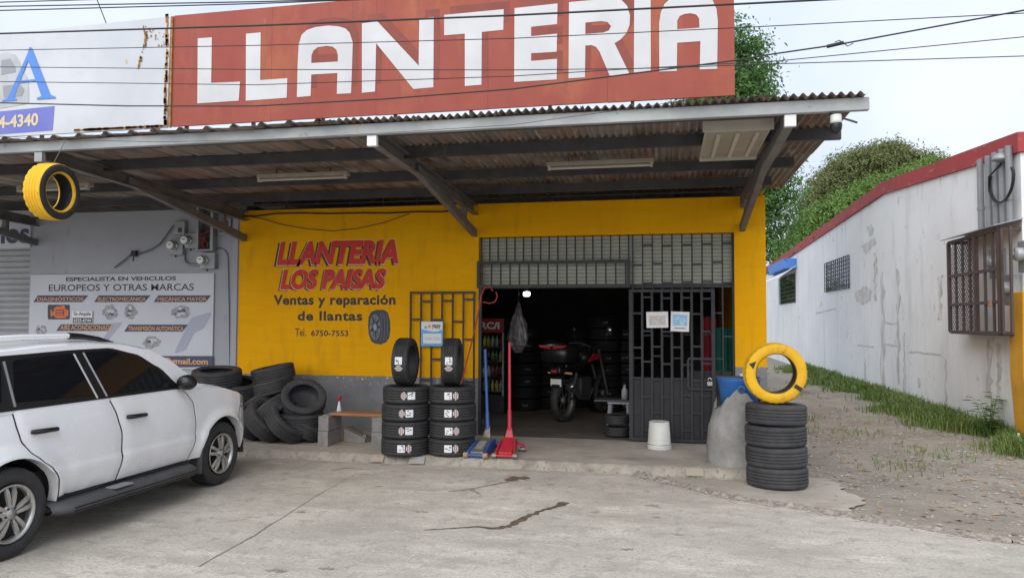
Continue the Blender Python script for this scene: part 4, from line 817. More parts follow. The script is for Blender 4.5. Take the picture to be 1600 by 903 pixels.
b.build('roof', mt['carw'], car)
MB().grid(roofp, [u for u in gu if u >= .155] + [.98], ss).build('windscreen', mt['tint'], car); MB().grid(roofp, [u for u in gu if u <= -1.86], ss).build('rear_window', mt['tint'], car)
MB().grid(lambda u, s: CW(u, s*.80, 1.085), [.80,.9,1.0], [-1,0,1]).build('cowl', mt['trim'], car)
def gpoly(pts, off, name, mat, parent, sgn=1):
    return MB().poly([CW(u, sgn*(GV(u, w_)+off), w_) for u, w_ in pts]).build(name, mat, parent)
def rounded(pts, r=.035, n=4):
    out = []; N = len(pts)
    for i in range(N):
        p = Vector(pts[i]); a = Vector(pts[i-1]); c = Vector(pts[(i+1) % N]); da = (a-p).normalized()*min(r,(a-p).length*.45); dc = (c-p).normalized()*min(r,(c-p).length*.45)
        for k in range(n+1): t = k/n; out.append(tuple((p+da)*(1-t)**2 + p*2*t*(1-t) + (p+dc)*t**2))
    return out
GLF = [(-.355,1.135),(-.505,1.505),(-.2,1.512),(.1,1.44),(.36,1.305),(.535,1.13)]; GLR = [(-1.275,1.16),(-1.215,1.475),(-.625,1.505),(-.475,1.135)]; GLQ = [(-1.395,1.165),(-1.33,1.47),(-1.62,1.43),(-1.86,1.24),(-1.84,1.19)]
FRM = [(-1.90,1.115),(-1.93,1.22),(-1.66,1.475),(-1.3,1.51),(-.62,1.53),(-.2,1.533),(.12,1.465),(.39,1.325),(.62,1.13),(.64,1.085)]
# lower doors: panels a little proud of the body over a dark gap
def door_patch(L, R_, off, sgn, name, mat, parent, grow=0):
    b = MB(); ws = [.375-grow + (1.10+0*grow-.375)*i/36 for i in range(37)]
    def f(w_, s):
        u = (interp(L, w_)-grow)*(1-s) + (interp(R_, w_)+grow)*s; e = min(s, 1-s, (w_-.375+grow)/.7); o = off - (.004 if (e < .012 and not grow) else 0)
        return CW(u, sgn*(S(u, w_)+o), w_)
    b.grid(f, ws, [0,.01,.03,.12,.25,.4,.5,.6,.75,.88,.97,.99,1]); return b.build(name, mat, parent)
for sgn in (1, -1):
    FT = [(-1.93,1.20),(-1.66,1.475),(-1.3,1.512),(-.62,1.532),(-.2,1.535),(.12,1.467),(.39,1.327),(.62,1.13),(.64,1.105)]
    MB().grid(lambda u, t: CW(u, sgn*(GV(u, 1.102+(max(1.104,interp(FT,u))-1.102)*t)+.003), 1.102+(max(1.104,interp(FT,u))-1.102)*t), [-1.93+i*.0504 for i in range(52)], [0,.5,1]).build('window_surround', mt['trim'], car)
    gpoly(rounded(GLQ), .012, 'quarter_window', mt['tint'], car, sgn)
    for (L, R_, gl, hx) in ((RD_L, RD_R, GLR, -1.045), (FD_L, FD_R, GLF, -.03)):
        door_patch(L, R_, .0025, sgn, 'door_gap', mt['trim'], car, .012)
        d = door_patch(L, R_, .007, sgn, 'door', mt['carw'], car); d['label'] = 'white rear door' if hx < -.5 else 'white front door'
        gpoly(rounded(gl), .006, 'window', mt['tint'], d, sgn)
        b = MB(); hz = .925 if hx < -.5 else .915
        b.tube([CW(hx-.125, sgn*(S(hx,hz)+.012), hz), CW(hx-.10, sgn*(S(hx,hz)+.042), hz), CW(hx+.09, sgn*(S(hx,hz)+.044), hz-.004), CW(hx+.125, sgn*(S(hx,hz)+.014), hz-.006)], [.016,.021,.018,.012], 8); b.build('door_handle', mt['trim'], d)
        e = [(hx+.07*math.cos(t), hz+.012+.04*math.sin(t)) for t in (2*math.pi*i/16 for i in range(16))]
        MB().poly([CW(u, sgn*(S(u,w_)+.0085), w_) for u, w_ in e]).build('handle_recess', mt['carw'], d)
    for (a, c) in (((-.62,1.50),(-.47,1.115)), ((-.515,1.505),(-.36,1.12)), ((-1.30,1.47),(-1.285,1.13))):
        MB().beam(CW(a[0], sgn*(GV(*a)+.008), a[1]), CW(c[0], sgn*(GV(*c)+.008), c[1]), .012, .014).build('pillar_trim', mt['pbox'] if a[0] != -.62 else mt['chrome'], car)
    # bumper seam, sill trim, running board
    MB().tube([CW(u, sgn*(S(u, .80+.03*(u-1.5))+.002), .80+.03*(u-1.5)) for u in (1.665,1.72,1.78,1.84,1.9,1.96,2.02)], .005, 5).build('bumper_seam', mt['trim'], car)
    MB().tube([CW(u, sgn*(S(u, z)+.001), z) for u, z in ((1.60,.64),(1.64,.72),(1.665,.80),(1.70,.86),(1.78,.90))], .004, 5).build('wing_seam', mt['trim'], car)
    b = MB(); pr = [(.80,.335),(.93,.33),(1.0,.30),(1.015,.265),(.99,.235),(.80,.24)]
    b.grid(lambda u, k: CW(u, sgn*(pr[k][0] if abs(u) < 9 else 0) - sgn*(.07*max(0,(abs(u+.08)-.76)/.1)**2), pr[k][1] - .0*u), [-.97,-.93,-.88,-.8,-.4,0,.4,.65,.72,.77,.80], range(6)); b.build('running_board', mt['plastic'], car)
    for z in (.284,.256): MB().tube([CW(-.86, sgn*1.012, z), CW(.70, sgn*1.012, z)], .006, 5).build('board_rib', mt['trim'], car)
    MB().box(CW(-.28, sgn*.93, .335), (.10,.22,.012)).build('tread_plate', mt['pbox'], car)
    # headlight and tail light wrapped round the corners
    MB().grid(lambda u, t: CW(u, sgn*(S(u, .845+t*(interp(TOPE,u)-.02-.845))+.005), .845+t*(interp(TOPE,u)-.02-.845)), [1.72,1.76,1.8,1.85,1.9,1.95,2.0], [0,.5,1]).build('headlight', mt['amber'], car)
    MB().grid(lambda u, t: CW(u, sgn*(S(u,.85+.24*t)+.005), .85+.24*t), [-2.195,-2.15,-2.08,-2.0], [0,.5,1]).build('tail_light', mt['jred'], car)
    # mirror
    mc = CW(.60, sgn*.93, 1.165); b = MB(); bmx = Matrix.Translation(mc)
    b.lathe([(.001,-.075),(.06,-.068),(.088,-.03),(.095,.03),(.085,.062),(.001,.066)], bmx @ Matrix((cr*sgn*.0+cr, Vector((0,0,.82)), cf)).transposed().to_4x4(), 18); mi = b.build('mirror', mt['trim'], car)
    MB().beam(CW(.63, sgn*.82, 1.11), CW(.60, sgn*.92, 1.13), .06, .04).build('mirror_arm', mt['trim'], mi)
    # roof rail
    MB().tube([CW(u, sgn*.60, z) for u, z in ((-1.55,1.60),(-1.4,1.638),(-1.0,1.65),(-.55,1.648))], .021, 8).build('roof_rail', mt['carw'], car)
    MB().tube([CW(u, sgn*.60, z) for u, z in ((-.545,1.648),(-.4,1.64),(-.2,1.615),(-.02,1.578))], [.03,.026,.02,.008], 8).build('rail_end', mt['trim'], car)
    MB().tube([CW(u, sgn*.60, z) for u, z in ((-1.74,1.53),(-1.65,1.565),(-1.55,1.60))], [.01,.024,.028], 8).build('rail_end', mt['trim'], car)
    # wheel wells, mudflaps
    for uh in UH:
        MB().grid(lambda a, k: CW(uh+.43*math.cos(a), sgn*(.86-.42*k), HZ+.43*math.sin(a)), [R(-8)+R(196)*i/24 for i in range(25)], [0,1]).add([CW(uh-.44, sgn*.44, HZ-.1), CW(uh+.44, sgn*.44, HZ-.1), CW(uh+.44, sgn*.44, HZ+.45), CW(uh-.44, sgn*.44, HZ+.45)], [(0,1,2,3)]).build('wheel_well', mt['brake'], car)
    MB().beam(CW(.925, sgn*.80, .50), CW(.905, sgn*.80, .20), .22, .012, cf).build('mudflap', mt['plastic'], car)
MB().box(CW(0,0,.45), (1.5,3.2,.26), Matrix.Rotation(-h_,3,'Z')).build('underbody', mt['brake'], car)
MB().grid(lambda s, t: CW(2.135+.025*(1-s*s), s*.24, .56+.10*t), [-1,-.5,0,.5,1], [0,1]).build('radiator_grille', mt['trim'], car)
def wheel(uh, sgn):
    Mx = Matrix.Translation(CW(uh, sgn*.865, HZ)) @ Matrix((cf, Vector((0,0,1)).cross(cr*sgn) if False else Vector((0,0,1)), cr*sgn)).transposed().to_4x4()
    wh = MB().lathe([(.001,-.10),(.20,-.10),(.20,-.02),(.212,-.02)], Mx, 36).build('wheel', mt['brake'], car)
    Pq = [(r*1.0, z-.11) for r, z in tyre_profile(.34,.215,.225)]
    MB().lathe(Pq, Mx, 72, True, True, lambda i, j, r: r-.005 if (i in {5,6,23,24} and j % 3 == 0) else r).build('tyre', mt['rubber'], wh)
    b = MB(); b.lathe([(.195,-.06),(.203,-.015),(.214,-.004),(.216,.004),(.208,.006),(.196,-.005),(.19,-.03)], Mx, 48)
    for k in range(5):
        for s2 in (-1, 1):
            a0 = 2*math.pi*k/5+.3; a1 = a0 + s2*.20; am = a0 + s2*.15
            def pp(r, a, off, z): return Mx @ Vector((r*math.cos(a)-off*math.sin(a), r*math.sin(a)+off*math.cos(a), z))
            st = [(.045,a0+s2*.30,.012,.004),(.10,am+s2*.07,.019,.006),(.155,a1,.020,.002),(.200,a1-s2*.02,.013,-.012)]
            vs = []
            for (r, a, hw, z) in st: vs += [pp(r,a,-hw,z-.016), pp(r,a,-hw*.75,z), pp(r,a,hw*.75,z), pp(r,a,hw,z-.016)]
            b.add(vs, [(4*i+j, 4*i+j+1, 4*i+j+5, 4*i+j+4) for i in range(3) for j in range(3)], False)
    b.lathe([(.001,.008),(.025,.008),(.03,.004),(.062,.0),(.068,-.02)], Mx, 24); b.build('rim', mt['alloy'], wh)
    b = MB(); b.lathe([(.021,.009),(.021,.0105),(.001,.0105)], Mx, 16); b.build('centre_cap', mt['pbox'], wh)
    for k in range(5):
        t = 2*math.pi*k/5+.3+.63; MB().lathe([(.001,.010),(.009,.009),(.010,.0)], Mx @ Matrix.Translation((.05*math.cos(t),.05*math.sin(t),.0)), 8).build('lug_nut', mt['brake'], wh)
for uh in UH:
    for sgn in (1, -1): wheel(uh, sgn)
# ================================================================== bench, blocks, bottle
g0 = PZ(498,697,PLAT); gy = g0.y
bl = thing('cinder_block', (g0.x+.15,gy+.2,PLAT), 'upright grey cinder blocks carrying the left end of the bench board', 'block')
xa = PZ(496,697,PLAT).x; MB().box2((xa,gy,PLAT), (xa+.145,gy+.42,PLAT+.20)).build('lower_block', mt['block'], bl, .006); MB().box2((xa+.003,gy+.004,PLAT+.203), (xa+.15,gy+.42,PLAT+.40)).build('upper_block', mt['block'], bl, .006)
MB().lathe([(.001,.025),(.03,.02),(.06,0)], Matrix.Translation((xa+.09,gy+.05,PLAT+.40)), 9).build('mortar_lump', mt['cement'], bl)
xb = PZ(586,697,PLAT).x; bl2 = thing('cinder_block', (xb+.08,gy+.2,PLAT), 'grey cinder block under the right end of the bench board, behind the tyres', 'block')
MB().box2((xb-.02,gy+.08,PLAT), (xb+.13,gy+.46,PLAT+.20)).box2((xb-.017,gy+.083,PLAT+.203), (xb+.13,gy+.46,PLAT+.40)).build('block', mt['block'], bl2, .006)
bd = thing('bench_board', (xa+.6,gy+.2,PLAT+.4), 'brown wooden bench board laid across two cinder blocks', 'bench'); xc = xb+.28
MB().box2((xa+.12,gy+.10,PLAT+.405), (xc,gy+.36,PLAT+.440)).build('board', mt['wood'], bd, .004)
p = PZ(553,691,PLAT); tag(MB().poly([(p.x-.15,p.y,PLAT+.002),(p.x+.17,p.y-.02,PLAT+.002),(p.x+.17,p.y-.02,PLAT+.06),(p.x-.15,p.y,PLAT+.19)], (.03,.20,0)).box((p.x+.14,p.y+.05,PLAT+.075), (.06,.06,.07)).build('broken_block', mt['block'], bevel=.004), 'broken wedge of cinder block on the pavement under the bench', 'block')
p = PY(530,639,gy+.24); bt_ = thing('funnel_bottle', (p.x,gy+.24,PLAT+.44), 'clear plastic bottle with red cap standing on the bench board', 'bottle')
Mx = Matrix.Translation((p.x,gy+.24,PLAT+.441)); MB().lathe([(.001,0),(.035,0),(.036,.02),(.02,.09),(.014,.12),(.012,.14)], Mx, 14).build('bottle', mt['clear'], bt_); MB().lathe([(.014,.14),(.03,.20),(.032,.21),(.001,.215)], Mx, 12).build('cap', mt['jred'], bt_)
# ================================================================== floor jacks
def floor_jack(px, pyb, mat, roller, label, ang, hand, lean):
    g = PZ(px, pyb, PLAT); g.y += .04; t = thing('floor_jack', g, label, 'jack', 'floor jacks'); F = Matrix.Translation(g) @ Matrix.Rotation(ang, 4, 'Z')
    def T(x, y, z): return F @ Vector((x,y,z))
    for s in (-1, 1):
        b = MB(); pts = [(s*.115,.0,.03),(s*.13,.0,.07),(s*.105,.28,.17),(s*.09,.52,.17),(s*.09,.56,.05),(s*.10,.3,.04)]
        b.poly([T(*q) for q in pts], F.to_3x3() @ Vector((-s*.02,0,0))); b.build('side_frame', mat, t, .003)
        MB().tube([T(s*.10,.02,.035), T(s*.155,.02,.035)], .036, 14).build('roller', roller, t)
        MB().tube([T(s*.12,.56,.03), T(s*.20,.56,.03)], .03, 12).build('caster', mt['jmetal'], t); MB().beam(T(s*.09,.50,.12), T(s*.18,.56,.08), .05, .04).build('caster_arm', mat, t, .004)
    MB().tube([T(-.10,.02,.035), T(.10,.02,.035)], .018, 10).build('axle', mat, t)
    MB().poly([T(-.085,.05,.075), T(.085,.05,.075), T(.07,.42,.205), T(-.07,.42,.205)], (0,0,-.03)).build('lift_arm', mt['jmetal'] if mat is mt['jblue'] else mat, t, .004)
    MB().poly([T(-.05,.12,.103), T(.05,.12,.103), T(.045,.30,.166), T(-.045,.30,.166)], (0,0,.004)).build('label_plate', mt['pbox'] if mat is mt['jblue'] else mat, t)
    MB().poly([T(-.06,.40,.17), T(.06,.40,.17), T(.025,.46,.33), T(-.025,.46,.33)], F.to_3x3() @ Vector((0,.04,.0))).build('handle_socket', mt['jmetal'] if mat is mt['jblue'] else mat, t, .004)
    a = T(0,.46,.29); MB().tube([a, a+Vector((hand[0]*.22, hand[1]*.22, hand[2]*.22))], .026, 12).build('handle_base', mat, t); MB().tube([a+Vector(hand)*.2, a+Vector(hand)], [.021,.018], 12).build('handle', mat, t)
floor_jack(741, 717, mt['jblue'], mt['jroll'], 'blue floor jack with long blue handle beside the right tyre stack', R(-6), (-.10,.25,1.02), 0)
floor_jack(787, 718, mt['jred'], mt['jmetal'], 'red floor jack with tall red handle before the doorway', R(4), (-.03,.12,1.12), 0)
pts = [PY(x, y, D-.14) for x, y in [(770,455),(766,448),(757,450),(752,462),(749,480),(744,505),(737,535),(729,565),(721,600),(716,625)]]
tag(MB().tube(pts, .011, 8).build('air_hose', mt['hose']), 'red air hose draped from the door frame down the open grille', 'hose')
pts = [PY(x, y, D-.12) for x, y in [(775,456),(777,463),(774,471),(766,474),(755,472)]]
tag(MB().tube(pts, .010, 8).build('hose_loop', mt['hose']), 'loop of red hose hanging at the door frame top', 'hose')
# upturned bucket
g = PZ(1030,703,PLAT); g.y += .12; t = thing('bucket', (g.x,g.y,PLAT), 'white plastic bucket standing upside down before the gate', 'bucket'); Mx = Matrix.Translation((g.x,g.y,PLAT))
MB().lathe([(.150,0),(.158,.0),(.160,.02),(.156,.03),(.160,.034),(.158,.05),(.154,.055),(.158,.06),(.155,.08),(.150,.085),(.132,.355),(.126,.362),(.118,.358),(.001,.355)], Mx, 40).build('shell', mt['bucket'], t)
MB().tube([(g.x+.16*math.cos(a), g.y+.16*math.sin(a), PLAT+.075-.03*math.sin(-a) if False else PLAT+.07) for a in (R(-160)+R(140)*i/12 for i in range(13))], .004, 6).build('bail', mt['chrome'], t)
# blue water tub set in a cement mound
c = PZ(1150,722,PLAT-.05); c = Vector((PY(1158,640,9.3).x-.02, 9.35, PLAT)); zt = PY(1150,628,9.3).z - 0
t = thing('water_tub', c, 'blue half drum for leak testing set into a rough cement mound', 'tub')
b = MB(); r6 = random.Random(4)
def mound(a, k):
    rr = [.45,.44,.41,.35,.32,.31][k]; zz_ = [0,.25,.56,.86,.99,1.07][k] - .05*(k/5.) - .34*abs(math.sin((a-R(-95))*1.0))**1.5*(k/5.)**2 * (1 if math.sin(a) < .3 else .3)
    p = Vector((math.cos(a)*rr*.85, math.sin(a)*rr*.7, zz_*.88)); p *= 1 + .05*noise.noise(Vector((math.cos(a)*3, math.sin(a)*3, zz_*5))); return c + p
b.grid(mound, [2*math.pi*i/40 for i in range(41)], range(6)); b.build('cement_mound', mt['cement'], t)
Mx = Matrix.Translation(c+Vector((0,0,.66)))
MB().lathe([(.001,.05),(.24,.05),(.285,.38),(.30,.40),(.29,.42),(.275,.40),(.23,.30),(.001,.28)], Mx @ Matrix.Scale(.86,4) @ Matrix.Scale(.9,4,(0,1,0)), 36).build('drum', mt['tubblue'], t)
MB().lathe([(.001,.36),(.27,.36)], Mx @ Matrix.Scale(.86,4) @ Matrix.Scale(.9,4,(0,1,0)), 24).build('water', mt['tint'], t)
dirv = (Vector((0,0,0))-c); dirv.z = 0; dirv.normalize(); k = c + dirv*.232 + Vector((.03,0,.90)); F = Matrix.Translation(k) @ frame_from_axis(dirv+Vector((0,0,-.1)))
MB().lathe([(.028,.0),(.045,.0),(.045,.012),(.028,.012)], F, 20).build('bung_ring', mt['tubblue'], t); MB().lathe([(.001,.004),(.027,.004)], F, 16).build('bung', mt['dsteel'], t)
tag(MB().lathe([(.001,0),(.085,0),(.09,.03),(.075,.035),(.001,.03)], Matrix.Translation(c+Vector((.09,-.05,1.036))), 20).build('small_dish', mt['paper']), 'small pale dish on the rim of the blue tub', 'dish')
tag(MB().box((c.x-.02,c.y+.02,.10+1.028), (.50,.14,.012)).build('tub_board', mt['dsteel']), 'dark flat bar laid across the blue tub', 'board')
# ================================================================== inside the shop
def inz(x, y): return PZ(x, y, PLAT)
fz_ = 13.2; fx1 = PY(787,560,fz_).x; fx0 = fx1-.62; ftop = PY(770,497,fz_).z; fh = ftop-PLAT
fr = thing('drinks_fridge', ((fx0+fx1)/2,fz_+.3,PLAT), 'glass door drinks fridge with red header inside the doorway', 'fridge')
b = MB(); b.box2((fx0,fz_+.5,PLAT), (fx1,fz_+.56,ftop)); b.box2((fx0,fz_+.03,PLAT), (fx0+.03,fz_+.5,ftop)); b.box2((fx1-.03,fz_+.03,PLAT), (fx1,fz_+.5,ftop)); b.box2((fx0+.03,fz_+.03,PLAT), (fx1-.03,fz_+.5,PLAT+.36)); b.box2((fx0+.03,fz_+.03,ftop-.26), (fx1-.03,fz_+.5,ftop)); b.build('cabinet', mt['black'], fr)
MB().box2((fx0+.005,fz_,ftop-.26), (fx1-.005,fz_+.028,ftop-.01)).build('header', M('header_red', (.34,.03,.035), rough=.4), fr); p = PY(752,510,fz_-.01); q = PY(781,500,fz_-.01)
put_text('RC/I', (fx0+.18,fz_-.003,ftop-.20), (1,0,0), (0,0,1), .36, .13, 'lettering', mt['paper'], fr, bold=.04)
for k in range(5): MB().box2((fx0+.03,fz_+.06,PLAT+.40+k*.27), (fx1-.03,fz_+.48,PLAT+.412+k*.27)).build('shelf', mt['chrome'], fr)
for x in (fx0+.015, fx1-.015): MB().box2((x-.015,fz_+.005,PLAT+.34), (x+.015,fz_+.028,ftop-.265)).build('door_stile', mt['pbox'], fr)
MB().box2((fx0+.032,fz_+.03,PLAT+.42), (fx0+.045,fz_+.045,ftop-.30)).build('added_glow_strip', emit('fridge_fill_glow', (.85,.95,1), 2.2), fr)  # glowing strip added to brighten the fridge shelves
gm_ = bpy.data.materials.new('clear_glass'); gm_.use_nodes = True; gp = gm_.node_tree.nodes['Principled BSDF']; gp.inputs['Transmission Weight'].default_value = 1; gp.inputs['Roughness'].default_value = .02; gp.inputs['IOR'].default_value = 1.1; gp.inputs['Base Color'].default_value = (.9,.95,.93,1)
MB().box2((fx0+.032,fz_+.012,PLAT+.36), (fx1-.032,fz_+.018,ftop-.27)).build('glass_door', gm_, fr)
bc = [M('bottle_'+n, c, rough=.2) for n, c in (('brown', (.07,.035,.02)), ('green', (.05,.14,.05)), ('yellow', (.45,.33,.05)), ('clear', (.35,.38,.38)), ('red', (.22,.04,.03)))]
bmesh_ = [MB().lathe([(.001,0),(.03,0),(.031,.12),(.012,.17),(.012,.2),(.001,.2)], None, 10).mesh('bottle_mesh', m_) for m_ in bc]
for k in range(5):
    for i in range(7):
        o = link('bottle', bmesh_[(k*2+i//2) % 5]); o.location = (fx0+.09+i*.075, fz_+.12, PLAT+.413+k*.27); tag(o, f'small {("brown","green","yellow","clear","red")[(k*2+i//2) % 5]} bottle, {("first","second","third","fourth","fifth","sixth","seventh")[i]} from left on the {("lowest","second","middle","fourth","top")[k]} fridge shelf', 'bottle', 'bottles in the drinks fridge')
p = PY(823,459,12.6); lm = thing('ceiling_lamp', p, 'small lit white bulb hanging inside the dark shop', 'lamp'); MB().lathe([(.001,-.04),(.045,-.04),(.06,.0),(.05,.03),(.001,.035)], Matrix.Translation(p), 18).build('bulb', emit('lit_bulb', (1,.98,.94), 9), lm); MB().tube([p+Vector((0,0,.03)), (p.x,p.y,3.78)], .008, 6).build('cord', mt['cable'], lm)
# hanging bundle of plastic bags
p = PY(810,470,12.2); t = thing('bag_bundle', p, 'bundle of clear plastic bags hanging inside the doorway', 'bag')
def bagf(a, k): 
    z = -.02-k*.12; r_ = [.015,.05,.09,.12,.15,.165,.14,.05][k]*(1+.35*noise.noise(Vector((math.cos(a)*2.5,math.sin(a)*2.5,k*.8)))); return p + Vector((math.cos(a)*r_, math.sin(a)*r_, z))
MB().grid(bagf, [2*math.pi*i/28 for i in range(29)], range(8), False).build('bags', mt['pale'], t); MB().tube([p+Vector((0,0,-.03)), (p.x,p.y,3.78)], .006, 6).build('string', mt['cable'], t)
# dark stacks of tyres at the back
mt['shaderub'] = M('shaded_rubber', (.009,.009,.010), (.014,.014,.015), 8, .7, spec=.25); TY_IN = tyre_mesh('tyre_inside', mt['shaderub'], .32, .205, .22, 48)  # tyre rubber in a darker copy, the shop's inner shade put into its colour
mt['chalk'] = M('chalk', (.30,.30,.30), (.10,.10,.10), 40, .9)
nth = ['lowest','second','third','fourth','fifth','sixth','seventh','eighth']
for (px, Y, n, where) in ((820,14.1,7,'behind the red jack handle'), (858,14.5,6,'just left of the motorcycle'), (905,14.9,7,'hidden behind the motorcycle'), (945,14.3,8,'just right of the motorcycle'), (975,14.6,7,'nearest the gate')):
    x = PY(px,640,Y).x
    for k in range(n):
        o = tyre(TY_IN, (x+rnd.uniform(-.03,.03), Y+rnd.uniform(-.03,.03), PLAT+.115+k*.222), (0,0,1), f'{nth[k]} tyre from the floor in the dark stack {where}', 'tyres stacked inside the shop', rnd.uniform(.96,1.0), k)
        if (k*7+px) % 3 < 2:
            tg2 = o.matrix_world.inverted() @ Vector((0,0,0)); a = math.atan2(tg2.y, tg2.x)+rnd.uniform(-.2,.2)
            for j in range(5): stick(o, a+j*.07, rnd.uniform(.02,.045), mt['chalk'], 'chalk_mark', .3225, rnd.uniform(-.01,.01), rnd.uniform(.015,.05))
# motorcycle seen from behind
mo = inz(880,659); md = Vector((.36,.93,0)).normalized(); mrt = Vector((md.y,-md.x,0)); ORG = Vector((mo.x, mo.y, PLAT))
mc_ = thing('motorcycle', ORG, 'black and red motorcycle parked inside the doorway, rear towards the street', 'motorcycle')
MS = 1.12
def MW(u, v, w_): return ORG + md*u*MS + mrt*v*MS + Vector((0,0,w_*MS))
def mwheel(u, rr, wd, nm):
    F = Matrix.Translation(MW(u,0,rr)) @ Matrix((md, Vector((0,0,1)), mrt)).transposed().to_4x4() @ Matrix.Scale(MS,4)
    wh = MB().lathe([(.001,-.03),(.05,-.03),(.055,0),(.05,.03),(.001,.03)], F, 16).build('wheel', mt['jmetal'], mc_)
    MB().lathe([(rr-.075,-wd*.35),(rr-.05,-wd*.5),(rr-.02,-wd*.45),(rr,-wd*.2),(rr+.003,0),(rr,wd*.2),(rr-.02,wd*.45),(rr-.05,wd*.5),(rr-.075,wd*.35)], F, 40, True, True, lambda i, j, r: r-.008 if (j % 3 == 0 and 1 < i < 7) else r).build('tyre', mt['rubber'], wh)
    MB().lathe([(rr-.09,-wd*.3),(rr-.075,-wd*.35),(rr-.075,wd*.35),(rr-.09,wd*.3)], F, 32, True).build('rim', mt['jmetal'], wh)
    for k in range(14):
        a = 2*math.pi*k/14; MB().tube([F @ Vector((.04*math.cos(a),.04*math.sin(a),.02*(-1)**k)), F @ Vector(((rr-.08)*math.cos(a+.25),(rr-.08)*math.sin(a+.25),0))], .003, 4, False).build('spoke', mt['chrome'], wh)
mwheel(0, .325, .13, 'rear'); mwheel(1.36, .33, .10, 'front')
for s in (-1, 1):
    MB().tube([MW(0,s*.09,.325), MW(.5,s*.08,.40)], .02, 8).build('swingarm', mt['dsteel'], mc_); MB().tube([MW(.06,s*.11,.36), MW(.22,s*.11,.72)], .028, 10).build('shock', mt['dsteel'], mc_)
    MB().tube([MW(1.36,s*.08,.33), MW(1.02,s*.09,1.05)], .024, 10).build('fork', mt['jmetal'], mc_); MB().tube([MW(1.0,s*.02,1.08), MW(.93,s*.20,1.16), MW(.84,s*.36,1.15)], .013, 8).build('handlebar', mt['black'], mc_)
    MB().tube([MW(.90,s*.27,1.16), MW(.92,s*.31,1.34)], .006, 6).build('mirror_stem', mt['black'], mc_); MB().lathe([(.001,.012),(.055,.01),(.058,-.01),(.001,-.014)], Matrix.Translation(MW(.92,s*.32,1.37)) @ frame_from_axis(-md), 14).build('mirror', mt['chrome'] if s == 1 else mt['trim'], mc_)
    MB().beam(MW(-.08,s*.05,.74), MW(-.10,s*.20,.735), .035, .03).build('indicator', mt['amber'], mc_)
    MB().poly([MW(.55,s*.16,.88), MW(.9,s*.17,.92), MW(1.0,s*.14,1.0), MW(.72,s*.165,1.0)], mrt*(-s*.03)).build('side_panel', mt['jred'], mc_)
MB().lathe([(.001,-.02),(.10,.0),(.15,.12),(.14,.30),(.08,.42),(.001,.44)], Matrix.Translation(MW(.56,0,.93)) @ Matrix((mrt, Vector((0,0,1)), md)).transposed().to_4x4(), 18).build('tank', mt['trim'], mc_)
MB().box(MW(.25,0,.84), (.24,.72,.09), Matrix((mrt, md, Vector((0,0,1)))).transposed()).build('seat', mt['trim'], mc_, .03); MB().box(MW(-.12,0,.78), (.20,.30,.12), Matrix((mrt, md, Vector((0,0,1)))).transposed()).build('tail', mt['trim'], mc_, .03)
MB().box(MW(.55,0,.48), (.26,.40,.36), Matrix((mrt, md, Vector((0,0,1)))).transposed()).build('engine', mt['dsteel'], mc_, .03); MB().tube([MW(.3,0,.82), MW(.95,0,.98), MW(1.02,0,1.05)], .03, 8).build('frame', mt['black'], mc_)
MB().tube([MW(.75,.12,.45), MW(.5,.17,.30), MW(.2,.17,.36), MW(-.06,.17,.56)], [.022,.022,.04,.048], 12).build('exhaust', mt['dsteel'], mc_); MB().lathe([(.02,.0),(.047,.0),(.05,-.02)], Matrix.Translation(MW(-.065,.17,.565)) @ frame_from_axis(MW(-.06,.17,.56)-MW(.2,.17,.36)), 14).build('exhaust_tip', mt['chrome'], mc_)
MB().box(MW(-.22,0,.60), (.20,.012,.12), Matrix((mrt, (md+Vector((0,0,.25))).normalized(), Vector((0,0,1)))).transposed()).build('number_plate', mt['paper'], mc_); MB().box(MW(-.28,0,.77), (.10,.03,.05), Matrix((mrt, md, Vector((0,0,1)))).transposed()).build('tail_light', mt['jred'], mc_, .008); MB().poly([MW(-.05,-.06,.74), MW(-.05,.06,.74), MW(-.26,.07,.52), MW(-.26,-.07,.52)], (0,0,.02)).build('rear_mudguard', mt['trim'], mc_); MB().box(MW(-.25,0,.50), (.06,.02,.035), Matrix((mrt, md, Vector((0,0,1)))).transposed()).build('reflector', mt['jred'], mc_)
b = MB(); b.grid(lambda a, k: MW(-.10+[.20,.24,.24,.20,.02][k]*math.copysign(abs(math.cos(a))**.5, math.cos(a)), [.20,.24,.25,.21,.02][k]*math.copysign(abs(math.sin(a))**.5, math.sin(a)), .90+[0,.06,.16,.26,.29][k]), [2*math.pi*i/28 for i in range(29)], range(5)); bx_ = b.build('top_box', mt['trim'], mc_)
for s in (-1, 1): MB().poly([MW(-.345,s*.02,1.10), MW(-.345,s*.20,1.12), MW(-.30,s*.24,1.155), MW(-.33,s*.03,1.14)], md*-.02).build('box_reflector', mt['jred'], bx_)
